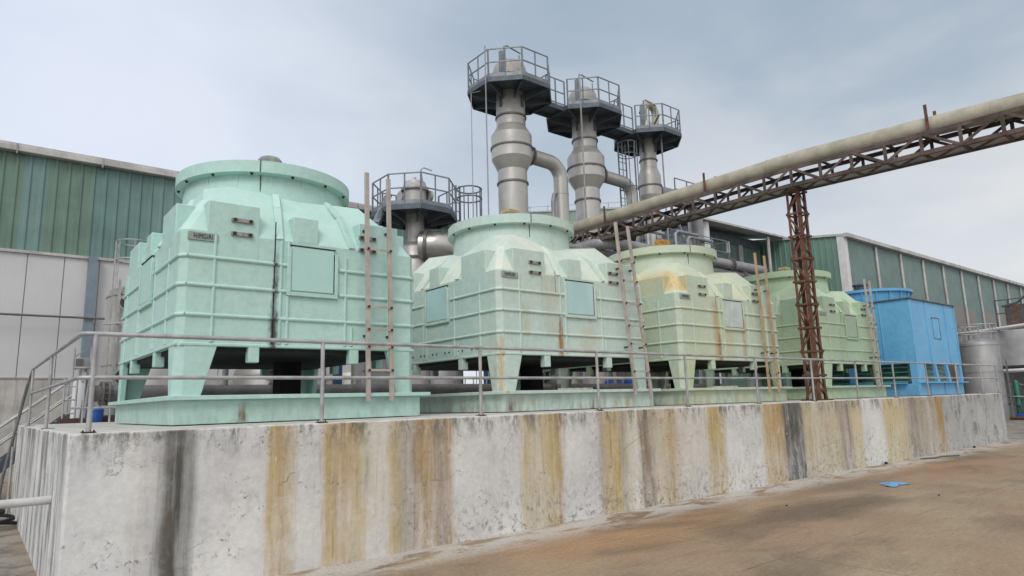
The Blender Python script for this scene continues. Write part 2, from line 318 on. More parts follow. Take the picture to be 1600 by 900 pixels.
TEAL, TEAL2, GRN = (.14, .235, .22), (.16, .26, .25), (.145, .225, .185)
MT['cladA'] = sheet_mat('green_sheet_wall_near', [(-30, TEAL), (-9, GRN), (-7.5, TEAL2), (-4.2, TEAL), (-2.4, GRN), (-.3, TEAL2), (.38, GRN), (1.45, TEAL), (3.1, TEAL2), (4.5, TEAL), (7.5, GRN), (9, TEAL)], -30, 20)
MT['cladB'] = simple('dark_green_sheet', (.085, .15, .125), .55, 0, .15, .8, .3, (.04, .07, .06))
MT['cladC'] = simple('green_sheet_gable', (.135, .235, .19), .55, 0, .12, .5, .2, (.06, .11, .09))
MT['cladCf'] = sheet_mat('grey_green_sheet_long', [(30, (.145, .215, .20)), (41, (.155, .225, .215)), (52, (.14, .21, .20)), (60, (.15, .22, .21))], 30, 110, (.09, .12, .11), (7.4, (.26, .19, .175)))
MT['cladD'] = simple('pale_green_sheet', (.25, .36, .31), .6, 0, .1, .6, .15, (.18, .25, .22))
BL, BL2 = (.15, .42, .68), (.20, .49, .74)
MT['blue'] = frp('blue_fibreglass', BL, (.11, .36, .62), BL2, .7, [], 0, 0, .14, (.08, .22, .40), .3)
MT['blue_lt'] = simple('light_blue_fibreglass', (.12, .38, .66), .45, 0, .12, 2, .15, (.08, .25, .45))
m, g, b = newmat('green_fill_sheet'); g.put(b.inputs['Base Color'], g.mix(g.sm(g.noise(g.vmul(g.pos(), (1, 1, 6)), 3, 4), .4, .6), (.02, .12, .08), (.08, .26, .19))); b.inputs['Roughness'].default_value = .3; MT['green_fill'] = m

DK = (.045, .045, .04); RU = (.15, .075, .045); OR = (.42, .24, .08)
FR = 1.345
MT['t0'] = frp('mint_fibreglass', (.42, .615, .56), (.42, .62, .585), (.50, .71, .64), .8,
    [(2.33, .055, 3.95, 2.5, DK, .95, FR+.03), (2.33, .10, 3.15, 2.55, DK, .55, FR+.03), (1.96, .085, 1.93, 1.62, RU, 1.0, FR+.03), (2.34, .03, 1.75, 1.6, RU, .9, FR+.03)], 0, 0, .10, (.30, .42, .36), .3)
MT['t1'] = frp('faded_mint_fibreglass', (.50, .61, .55), (.455, .60, .57), (.66, .69, .58), .8,
    [(7.56, .07, 3.4, 2.5, RU, .9, FR+.03), (7.56, .13, 3.2, 2.55, OR, .5, FR+.03), (7.35, .3, 4.2, 2.9, (.44, .40, .28), .45, FR+.03), (6.75, .14, 3.6, 2.9, (.38, .36, .2), .5, FR+.03), (6.32, .13, 1.93, 1.62, RU, .95, FR+.03), (8.3, .06, 1.93, 1.6, RU, .8, FR+.03), (6.2, .07, 3.0, 1.9, OR, .6, FR+.3), (9.3, .10, 1.93, 1.6, OR, .5, FR+.03), (8.3, .3, 3.3, 2.6, (.48, .45, .33), .5, FR+.03)], 0, 0, .36, (.36, .38, .27), .6)
MT['t2'] = frp('algae_stained_fibreglass', (.475, .58, .49), (.49, .54, .38), (.65, .65, .47), .85,
    [(12.53, .085, 3.35, 2.3, RU, .9, FR+.03), (12.45, .17, 4.05, 2.3, OR, .7, FR+.03), (13.55, .13, 3.7, 2.55, OR, .65, FR+.03), (12.95, .3, 3.4, 2.6, (.50, .44, .22), .6, FR+.03), (11.3, .30, 5.1, 4.1, (.55, .36, .1), .8, 9), (11.5, .3, 2.6, 1.9, (.42, .45, .2), .5, FR+.03)], 0, 0, .35, (.42, .42, .28), .5)
MT['t3'] = frp('green_fibreglass', (.385, .53, .39), (.42, .52, .36), (.55, .62, .45), .9,
    [(18.5, .2, 3.7, 2.6, (.33, .37, .25), .5, FR+.03), (19.9, .1, 3.2, 2.6, (.33, .3, .15), .4, FR+.03)], 0, 0, .3, (.30, .32, .16), .4)
MT['door0'] = simple('mint_door', (.40, .63, .58), .45, 0, .05, 2, .08, (.3, .45, .4))
MT['door1'] = simple('pale_blue_door', (.42, .61, .61), .45, 0, .08, 2, .15, (.42, .45, .36))
MT['door2'] = simple('pale_grey_door', (.50, .58, .56), .45, 0, .15, 3, .35, (.45, .38, .18))
MT['door3'] = simple('green_door', (.34, .45, .34), .5, 0, .1, 2, .2, (.3, .33, .2))

# ------------------------------------------------------------------ mesh helpers
class MB:
    def __init__(s): s.v = []; s.f = []; s.sm = []
    def add(s, vs, fs, smooth=False):
        k = len(s.v); s.v += [tuple(q) for q in vs]; s.f += [tuple(i+k for i in f) for f in fs]; s.sm += [smooth]*len(fs); return s
    def box(s, x0, x1, y0, y1, z0, z1):
        v = [(x, y, z) for z in (z0, z1) for y in (y0, y1) for x in (x0, x1)]
        return s.add(v, [(0, 2, 3, 1), (4, 5, 7, 6), (0, 1, 5, 4), (1, 3, 7, 5), (3, 2, 6, 7), (2, 0, 4, 6)])
    def prism(s, poly, z0, z1):
        n = len(poly); v = [(x, y, z0) for x, y in poly]+[(x, y, z1) for x, y in poly]
        return s.add(v, [tuple(range(n-1, -1, -1)), tuple(range(n, 2*n))]+[(i, (i+1) % n, n+(i+1) % n, n+i) for i in range(n)])
    def loft(s, rings, cap0=True, cap1=True, smooth=False, closed=True):
        n = len(rings[0]); v = [q for r in rings for q in r]; f = []
        for k in range(len(rings)-1):
            for i in range(n if closed else n-1):
                j = (i+1) % n; f.append((k*n+i, k*n+j, (k+1)*n+j, (k+1)*n+i))
        s.add(v, f, smooth)
        if cap0: s.add(rings[0], [tuple(range(n-1, -1, -1))])
        if cap1: s.add(rings[-1], [tuple(range(n))])
        return s
    def lathe(s, c, prof, n=32, axis='z', a0=0.0, cap=True):
        rings = []
        for r, h in prof:
            ring = []
            for i in range(n):
                a = a0+2*math.pi*i/n; q = (r*math.cos(a), r*math.sin(a), h)
                if axis == 'x': q = (q[2], q[0], q[1])
                if axis == 'y': q = (q[0], q[2], q[1])
                ring.append((c[0]+q[0], c[1]+q[1], c[2]+q[2]))
            rings.append(ring)
        return s.loft(rings, cap, cap, n > 12)
    def tube(s, pts, r, n=10, cap=True):
        pts = [Vector(p) for p in pts]; rings = []; rr = r if isinstance(r, (list, tuple)) else [r]*len(pts)
        t0 = (pts[1]-pts[0]).normalized(); up = Vector((0, 0, 1)) if abs(t0.z) < .9 else Vector((0, 1, 0))
        a = t0.cross(up).normalized()
        for i, p in enumerate(pts):
            t = (pts[min(i+1, len(pts)-1)]-pts[max(i-1, 0)]).normalized()
            a = (a-t*a.dot(t)).normalized(); b = t.cross(a)
            sc = 1.
            if 0 < i < len(pts)-1:
                c = (pts[i]-pts[i-1]).normalized().dot((pts[i+1]-pts[i]).normalized()); sc = 1/max(.5, math.sqrt((1+c)/2))
            rings.append([tuple(p+(a*math.cos(2*math.pi*k/n)+b*math.sin(2*math.pi*k/n))*rr[i]) for k in range(n)])
        return s.loft(rings, cap, cap, True)
    def bar(s, p, q, w, h, up=(0, 0, 1)):
        p, q = Vector(p), Vector(q); t = (q-p).normalized(); u = Vector(up)
        if abs(t.dot(u)) > .98: u = Vector((0, 1, 0))
        a = t.cross(u).normalized(); b = a.cross(t)
        v = [tuple(e+a*sx*w/2+b*sy*h/2) for e in (p, q) for sx, sy in ((-1, -1), (1, -1), (1, 1), (-1, 1))]
        return s.add(v, [(0, 1, 2, 3), (7, 6, 5, 4), (0, 4, 5, 1), (1, 5, 6, 2), (2, 6, 7, 3), (3, 7, 4, 0)])
    def build(s, name, mat, parent=None, bevel=0., loc=None, sharp=40):
        org = Vector(parent['_o']) if parent is not None else Vector(loc or (0, 0, 0))
        me = bpy.data.meshes.new(name); me.from_pydata([tuple(Vector(q)-org) for q in s.v], [], s.f)
        me.polygons.foreach_set('use_smooth', s.sm); me.validate(); me.update()
        import bmesh
        bm = bmesh.new(); bm.from_mesh(me); bmesh.ops.recalc_face_normals(bm, faces=bm.faces); bm.to_mesh(me); bm.free()
        try: me.set_sharp_from_angle(angle=R(sharp))
        except Exception: pass
        me.materials.append(MT[mat] if isinstance(mat, str) else mat)
        o = bpy.data.objects.new(name, me); COL.objects.link(o)
        if parent is not None: o.parent = parent; o['_o'] = tuple(org)
        else: o.location = org; o['_o'] = tuple(org)
        if bevel:
            md = o.modifiers.new('bevel', 'BEVEL'); md.width = bevel; md.segments = 2; md.limit_method = 'ANGLE'; md.angle_limit = R(35)
        return o
def thing(name, label, cat, loc, group=None):
    o = bpy.data.objects.new(name, None); COL.objects.link(o); o.location = loc; o['_o'] = tuple(loc); o.empty_display_size = .3
    o['label'] = label; o['category'] = cat
    if group: o['group'] = group
    return o
def tag(o, label, cat, group=None):
    o['label'] = label; o['category'] = cat
    if group: o['group'] = group
    return o
def setting(o): o['kind'] = 'structure'; return o
def arc(c, r, a0, a1, n, plane='xz'):
    out = []
    for i in range(n+1):
        a = a0+(a1-a0)*i/n; p = (r*math.cos(a), r*math.sin(a))
        out.append((c[0]+p[0], c[1], c[2]+p[1]) if plane == 'xz' else ((c[0], c[1]+p[0], c[2]+p[1]) if plane == 'yz' else (c[0]+p[0], c[1]+p[1], c[2])))
    return out

# ------------------------------------------------------------------ ground + plinth
HZ = 1.6
setting(MB().add([(-700, -700, 0), (900, -700, 0), (900, 900, 0), (-700, 900, 0)], [(0, 1, 2, 3)]).build('ground', 'ground'))
pm = MB()
nX = 60
def jit(i): return .006*math.sin(i*1.7)+.005*math.sin(i*4.1)
front = [(27.0*i/nX, jit(i)) for i in range(nX+1)]
poly = front+[(27.0, 8.9), (0, 8.9)]
pm.prism([(x, y) for x, y in poly], -.05, HZ)
pl = pm.build('concrete_plinth', 'plinth', bevel=.025)
tag(pl, 'long whitewashed concrete plinth streaked with ochre and black stains, carrying the cooling towers', 'plinth')

# ------------------------------------------------------------------ handrail on the plinth
rl = thing('handrail', 'grey tubular two-bar handrail running along the front edge of the stained plinth', 'railing', (0.15, .05, HZ))
PX = [.155, 2.476, 4.78, 7.127, 9.443, 11.781, 14.074, 16.27, 18.45, 20.7, 23.07]
RT, RM, ry = HZ+.944, HZ+.52, .05
for i, x in enumerate(PX+[25.3, 26.9]):
    top = RT-(0 if i else 0)
    MB().tube([(x, ry, HZ-.0), (x+.004*(-1)**i, ry, top)], .0235, 12).build('post', 'rail', rl)
    fp = MB().box(x-.06, x+.06, ry-.045, ry+.05, HZ+.001, HZ+.009)
    for dx in (-.045, .045):
        fp.lathe((x+dx, ry+.0, HZ+.009), [(.008, 0), (.008, .014)], 8)
    fp.build('foot_plate', 'bolt', rl)
def cornerpts(z, yl):
    return [(26.9, ry, z), (12, ry, z-.006), (.16, ry, z), (.085, ry+.01, z), (.05, ry+.07, z), (.05, ry+.2, z+.005), (.05, 3.35, z+.02), (.05, yl, z+.04)]
MB().tube(cornerpts(RT, 6.95), .0235, 12).build('rail', 'rail', rl)
MB().tube(cornerpts(RM, 6.95), .0205, 12).build('rail', 'rail', rl)
for y in (3.3, 6.85):
    MB().tube([(.05, y, HZ), (.05, y, RT+.02)], .0215, 12).build('post', 'rail', rl)
    MB().box(-.0, .14, y-.1, y+.1, HZ+.001, HZ+.008).build('foot_plate', 'rail_dark', rl)
MB().tube([(.05, 6.95, RT+.03), (.0, 7.15, RT-.25), (-.22, 7.4, .7), (-.26, 7.5, .05)], .026, 10).build('rail', 'rail_dark', rl)
MB().tube([(-.12, 7.2, .0), (-.12, 7.2, 1.25)], .022, 10).build('post', 'rail', rl)

# ------------------------------------------------------------------ cooling towers
def lettering(txt, size, mat, parent, M4, ext=.004):
    cu = bpy.data.curves.new('tmp', 'FONT'); cu.body = txt; cu.size = size; cu.extrude = ext; cu.align_x = 'CENTER'; cu.align_y = 'CENTER'
    cu.offset = -.0005; cu.space_character = 1.12
    to = bpy.data.objects.new('tmp', cu); COL.objects.link(to)
    dg = bpy.context.evaluated_depsgraph_get(); me = bpy.data.meshes.new_from_object(to.evaluated_get(dg))
    bpy.data.objects.remove(to); me.transform(M4); me.materials.clear(); me.materials.append(MT[mat])
    o = bpy.data.objects.new('lettering', me); COL.objects.link(o)
    o.parent = parent; me.transform(Matrix.Translation(-Vector(parent['_o']))); return o

def tower(x0, W, D, tm, door, label, motor, rs, text=True, stuby=.0, seed=0, doors_left=True, blank=False):
    y0 = 1.35; rnd = random.Random(seed)
    t = thing('cooling_tower', label, 'cooling tower', (x0+W/2, y0+D/2, HZ), 'cooling towers standing on the plinth')
    zb, zl, z1, zt = HZ, 1.96, 2.575, 4.05
    cx, cy = x0+W/2, y0+D/2
    sides = {'front': (W, lambda u, v, z: (x0+u, y0+v, z)), 'left': (D, lambda u, v, z: (x0+v, y0+D-u, z)),
             'back': (W, lambda u, v, z: (x0+W-u, y0+D-v, z)), 'right': (D, lambda u, v, z: (x0+W-v, y0+u, z))}
    def fbox(mb, F, u0, u1, v0, v1, z0, z1_):
        v = [F(u, w_, z) for z in (z0, z1_) for w_ in (v0, v1) for u in (u0, u1)]
        mb.add(v, [(0, 2, 3, 1), (4, 5, 7, 6), (0, 1, 5, 4), (1, 3, 7, 5), (3, 2, 6, 7), (2, 0, 4, 6)])
    # basin: shallow tray with lip and drain lugs
    b = MB()
    b.box(x0-.0, x0+W+.07, y0-.02, y0+D+.02, zb+.012, zl-.055)
    b.box(x0-.10, x0+W+.20, y0-.12, y0+D+.12, zl-.055, zl)
    b.build('basin', tm, t, .006)
    # corner legs
    def leg(sx, sy):
        ox = x0 if sx > 0 else x0+W; oy = y0 if sy > 0 else y0+D
        def ring(a, z, c=.10, th=.09):
            q = [(c, 0), (a, 0), (a, th), (th+.05, th), (th, th+.05), (th, a*.78), (0, a*.78), (0, c)]
            return [(ox+sx*p, oy+sy*r, z) for p, r in q]
        MB().loft([ring(.32, zl), ring(.49, z1+.02)]).build('leg', tm, t, .01)
    for sx in (1, -1):
        for sy in (1, -1): leg(sx, sy)
    # casing: chamfered box + ribs + raised blocks
    c = MB(); ch = .085
    def rect(ins, chm, z, wx=W, dy=D):
        hx, hy = wx/2-ins[0], dy/2-ins[1]; P = []
        cs = [(-hx+chm, -hy), (hx-chm, -hy), (hx, -hy+chm), (hx, hy-chm), (hx-chm, hy), (-hx+chm, hy), (-hx, hy-chm), (-hx, -hy+chm)]
        for i in range(8):
            a, b_ = cs[i], cs[(i+1) % 8]; n = 6 if i % 2 == 0 else 1
            for k in range(n): P.append((cx+a[0]+(b_[0]-a[0])*k/n, cy+a[1]+(b_[1]-a[1])*k/n, z))
        return P
    c.loft([rect((0, 0), ch, z1), rect((.0, .0), ch, zt)], True, False)
    insx = min(.62, W/2-rs+.17); insy = .62
    def lift(P, zmid, zcor):
        out = []
        for x_, y_, _ in P:
            a = math.atan2((y_-cy)/(D/2), (x_-cx)/(W/2)); k_ = abs(math.sin(2*a))**1.6; out.append((x_, y_, zmid+(zcor-zmid)*k_))
        return out
    hi = .13 if seed == 1 else 0.
    L1 = lift(rect((.30, .30), .10, 0), 4.48+hi*.5, 4.57); L1b = lift(rect((.34, .34), .12, 0), 4.50+hi*.5, 4.585)
    L2 = lift(rect((insx*.88, insy*.88), .28, 0), 4.68+hi, 4.90-hi*.2)
    circ = []
    for q in L2:
        a = math.atan2((q[1]-cy)/(D/2-insy), (q[0]-cx)/(W/2-insx)); circ.append((cx+(rs-.13)*math.cos(a), cy+(rs-.13)*math.sin(a), 4.74+hi+(.20-hi*.8)*abs(math.sin(2*a))**1.6))
    c.loft([rect((0, 0), ch, zt), L1, L1b, L2, circ], False, True)
    for sname, (L, F) in sides.items():
        k = L/3.6
        # two tall blocks and a small centre block that carry the fan-deck
        for (u0, u1, zz, dep) in ((.30*k+.02, 1.02*k, 4.47, .75), (L-1.02*k, L-.33*k, 4.47, .75)):
            fbox(c, F, u0, u1, .0-.003, dep, zt-.35, zz)
        fbox(c, F, L*.5-.26, L*.5+.10, .0, .5, zt+.0, 4.42)
        # sloping buttress ribs up the roof
        for u in (1.32*k, L-1.14*k):
            a = Vector(F(u, .0, zt)); b1 = Vector(F(u+(L/2-u)*.12, .30, 4.52+hi*.5)); b2 = Vector(F(u+(L/2-u)*.26, (insy if sname in ('front', 'back') else insx)*.92, 4.74+hi))
            c.bar(a, b1, .10, .06); c.bar(b1, b2, .10, .05)
        for zz in (2.965, 3.345, 3.71):
            segs = [(.0, L)]
            if zz > 3.2: segs = [(0.0, L*.40), (L*.625, L)]
            for (u0, u1) in segs:
                p0 = F(u0+(ch if u0 == 0 else 0), -.005, zz); p1 = F(u1-(ch if u1 == L else 0), -.005, zz)
                c.tube([p0, p1], .027, 8)
            # corner link
            c.tube([F(L-ch, -.005, zz), F(L+.003, ch, zz)], .027, 8)
        for u, za in ((.13*L, 4.02), (.375*L, 4.05), (.405*L, 4.05), (.655*L, 3.9), (.655*L+.1, 2.9), (.86*L, 3.9)):
            if u < .2*L: u = .12*L
            c.tube([F(u, -.002, 2.63), F(u, -.002, za)], .024, 8)
        # lower skirt lip
        fbox(c, F, .05, L-.05, -.012, .02, z1, z1+.04)
        for u in (L*.28, L*.70):
            fbox(c, F, u-.07, u+.07, -.006, .12, z1-.20, z1+.002)
    c.build('casing', tm, t, .012)
    s = MB(); fbox(s, sides['front'][1], L_ := .3467*W, .3467*W+.014, -.006, .0, 2.6, 4.3) if seed == 1 else fbox(s, sides['front'][1], .3467*W, .3467*W+.006, -.004, .0, 3.7, 4.15)
    # dark seam gasket between the two mouldings
    s.build('seam', 'black', t)
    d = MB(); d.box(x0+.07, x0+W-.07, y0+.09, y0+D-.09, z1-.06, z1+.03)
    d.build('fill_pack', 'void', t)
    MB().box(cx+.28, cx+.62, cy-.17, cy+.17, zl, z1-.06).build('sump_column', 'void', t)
    # access doors
    for sname in ('front', 'left') if doors_left else ('front',):
        L, F = sides[sname]; u0, u1 = L*.415, L*.6
        q = MB(); fbox(q, F, u0, u1, -.03, .01, 3.36, 3.99); dd = q.build('access_door', door, t, .012)
        q = MB(); fbox(q, F, u0-.06, u0-.004, -.045, .0, 3.29, 3.97); fbox(q, F, u1+.006, u1+.055, -.045, .0, 3.29, 3.93); fbox(q, F, u0-.004, u1+.006, -.045, .0, 3.29, 3.345)
        q.build('door_frame', tm, dd, .006)
        q = MB(); fbox(q, F, u0-.02, u1+.02, -.040, .0, 3.993, 4.003); fbox(q, F, u1-.006, u1+.004, -.033, .0, 3.38, 3.93); q.build('seal', 'bolt', dd)
    # lifting clamps with bolts
    for sname in ('front',):
        L, F = sides[sname]; k = L/3.6
        for uc in (.78*k, L-.88*k):
            for zz in (4.245, 4.06):
                q = MB(); fbox(q, F, uc-.14, uc+.14, -.03, -.002, zz-.028, zz+.028); cl_ = q.build('clamp', 'bracket', t, .004)
                for du in (-.1, .1):
                    a = F(uc+du, -.03, zz); MB().lathe((a[0], a[1], a[2]), [(.024, 0), (.024, -.022)], 8, 'y').build('bolt', 'bolt', cl_)
    # name plate
    L, F = sides['front']; q = MB(); fbox(q, F, .07, .43, -.018, .0, 3.915, 4.02); npz = q.build('name_plate', 'plate', t, .003)
    if text:
        a = F(.25, -.019, 3.967)
        lettering('HIMGIRI', .086, 'letter', npz, Matrix.Translation(a) @ Matrix.Rotation(R(90), 4, 'X') @ Matrix.Diagonal((.69, 1.05, 1, 1)))
    # drain hole row on the left face of towers with the open flank
    if stuby:
        q = MB(); L, F = sides['left']
        for i in range(14):
            a = F(.5+i*.22+(i % 2)*-.08, -.004, 2.72); q.lathe(a, [(.016, 0), (.016, -.012)], 8, 'x')
        q.build('bolt', 'bolt', t)
    # fan stack
    rn = rs-.13; z0 = 4.6
    st = MB().lathe((cx, cy, 0), [(rn+.03, z0), (rn+.02, 4.95), (rn, 5.24), (rs, 5.25), (rs, 5.43), (rs-.03, 5.435), (rn-.03, 5.43), (rn-.06, 5.2), (rn-.06, z0)], 96, cap=False)
    for i in range(16):
        a = 2*math.pi*i/16+.13; p = Vector((math.cos(a), math.sin(a), 0)); c0 = Vector((cx, cy, 0))
        st.bar(c0+p*(rn+.004)+Vector((0, 0, 4.93)), c0+p*(rn+.004)+Vector((0, 0, 5.24)), .035, .02, up=(p.x, p.y, 0))
    so_ = st.build('fan_stack', tm, t)
    for i in range(14):
        a = 2*math.pi*i/14+.2; p = (cx+(rs-.05)*math.cos(a), cy+(rs-.05)*math.sin(a), 5.215)
        if p[1] < cy+.6: MB().lathe(p, [(.012, 0), (.03, .036)], 8).build('bolt', 'bolt', so_)
    q = MB()
    for a in (-1.95, 1.2): 
        p = Vector((math.cos(a), math.sin(a), 0)); c0 = Vector((cx, cy, 0)); q.bar(c0+p*(rs+.001)+Vector((0, 0, 5.25)), c0+p*(rs+.001)+Vector((0, 0, 5.43)), .014, .008, up=(p.x, p.y, 0))
        q.bar(c0+p*(rn+.012)+Vector((0, 0, 4.95)), c0+p*(rn+.008)+Vector((0, 0, 5.24)), .014, .012, up=(p.x, p.y, 0))
    q.build('seam', 'bolt', so_)
    # fan and its motor on a cross beam
    f = MB().lathe((cx, cy, 0), [(.16, 5.0), (.18, 5.2)], 20)
    for i in range(6):
        a = i*math.pi/3+.4; p = Vector((math.cos(a), math.sin(a), 0)); n_ = Vector((-p.y, p.x, 0)); c0 = Vector((cx, cy, 5.12))
        v = [c0+p*.16+n_*.07+Vector((0, 0, .03)), c0+p*(rn-.1)+n_*.13+Vector((0, 0, .05)), c0+p*(rn-.1)-n_*.13-Vector((0, 0, .05)), c0+p*.16-n_*.07-Vector((0, 0, .03))]
        f.add(v+[q_+Vector((0, 0, .02)) for q_ in v], [(0, 1, 2, 3), (7, 6, 5, 4), (0, 4, 5, 1), (1, 5, 6, 2), (2, 6, 7, 3), (3, 7, 4, 0)])
    f.build('fan', 'motor_grey', t)
    if motor:
        mm, mr, mz, mxo = motor
        q = MB().box(cx-rn+.02, cx+rn-.02, cy-.06, cy+.06, 5.22, 5.32); 
        mo = q.build('motor_beam', 'bracket', t)
        q = MB().lathe((cx+mxo, cy, 0), [(mr*.9, 5.3), (mr, 5.34), (mr, mz-.05), (mr*.8, mz)], 24) if mm == 'motor_grey' else MB().box(cx+mxo-mr, cx+mxo+mr, cy-mr*.8, cy+mr*.8, 5.32, mz).box(cx+mxo-mr*1.06, cx+mxo+mr*1.06, cy-mr*.86, cy+mr*.86, mz-.08, mz-.04)
        for i in range(12):
            a = i*math.pi/6; p = Vector((math.cos(a), math.sin(a), 0)); c0 = Vector((cx+mxo, cy, 0)); q.bar(c0+p*mr*.98+Vector((0, 0, 5.36)), c0+p*mr*.98+Vector((0, 0, mz-.07)), .015, .03, up=(p.x, p.y, 0))
        q.box(cx+mxo-mr*1.3, cx+mxo-mr*.7, cy-.5*mr, cy+.3*mr, 5.4, mz-.16)
        q.build('fan_motor', mm, mo, .005)
    return t

def ladder(x, y, dx, dy, zt, w, rungs, mat, label, y2=None, x2=None):
    """rails from the foot (x, y) up to (x+dx, y+dy, zt)"""
    t = thing('ladder', label, 'ladder', (x, y, 1.9), 'ladders fixed to the fronts of the cooling towers')
    zf = 1.83; x2 = x2 if x2 is not None else w
    for k, (xx, xd, zz) in enumerate(((x, dx, zt), (x+w, dx+(x2-w), zt-.03))):
        MB().bar((xx, y, zf), (xx+xd, y+dy, zz), .062, .045, up=(0, 1, 0)).build('rail', mat, t, .004)
    for z in rungs:
        f = (z-zf)/(zt-zf); a = (x+dx*f, y+dy*f, z); b = (x+w+(dx+x2-w)*f, y+dy*f, z)
        o = MB().bar((a[0]-.03, a[1]-.028, z), (b[0]+.03, b[1]-.028, z), .016, .034).build('rung', mat, t)
        for p in (a, b): MB().lathe((p[0], p[1]-.036, z), [(.018, 0), (.018, -.02)], 8, 'y').build('bolt', 'bolt', o)
    for z in (2.78, 4.35):
        f = (z-zf)/(zt-zf)
        for xx in (x+dx*f, x+w+(dx+x2-w)*f): MB().bar((xx, y+dy*f, z), (xx, 1.40 if z < 4 else 1.62, z), .03, .03).build('standoff', 'bolt', t)
    return t

tower(1.14, 3.36, 4.05, 't0', 'door0', 'bright mint green cooling tower with clean paint, nearest to the left end of the plinth', ('motor_grey', .20, 5.97, .05), 1.36, seed=1)
tower(6.15, 3.82, 3.95, 't1', 'door1', 'faded mint cooling tower with pale blue doors, just right of the bright mint one', ('motor_tan', .17, 5.88, .0), 1.36, seed=2, stuby=1)
tower(11.10, 4.05, 3.95, 't2', 'door2', 'yellowed cooling tower with orange rust runs, third from the left end of the plinth', ('orange', .16, 5.90, .12), 1.42, seed=3)
tower(17.35, 3.62, 3.9, 't3', 'door3', 'dull green cooling tower behind the rusty lattice post, next to the blue tower', ('motor_tan', .15, 5.80, .2), 1.42, text=False, seed=4)
ladder(3.66, 1.22, -.06, .0, 5.23, .37, (2.28, 2.62, 2.87, 3.2, 4.06), 'ladder', 'greyish pink upright ladder on the bright mint tower', x2=.36)
ladder(9.36, 1.20, -.28, .03, 5.29, .47, (2.3, 2.84, 3.2, 3.65, 4.1, 4.5), 'ladder', 'dusty beige leaning ladder with many rungs on the faded mint tower', x2=.36)
ladder(14.25, 1.22, -.07, .02, 5.27, .42, (2.3, 2.8), 'ladder_tan', 'tan upright ladder on the rust-streaked yellowed tower', x2=.42)
ladder(20.22, 1.22, -.06, .0, 5.17, .30, (2.35, 2.8, 3.3, 3.8, 4.3), 'ladder', 'grey ladder on the dull green tower beside the blue one', x2=.34)

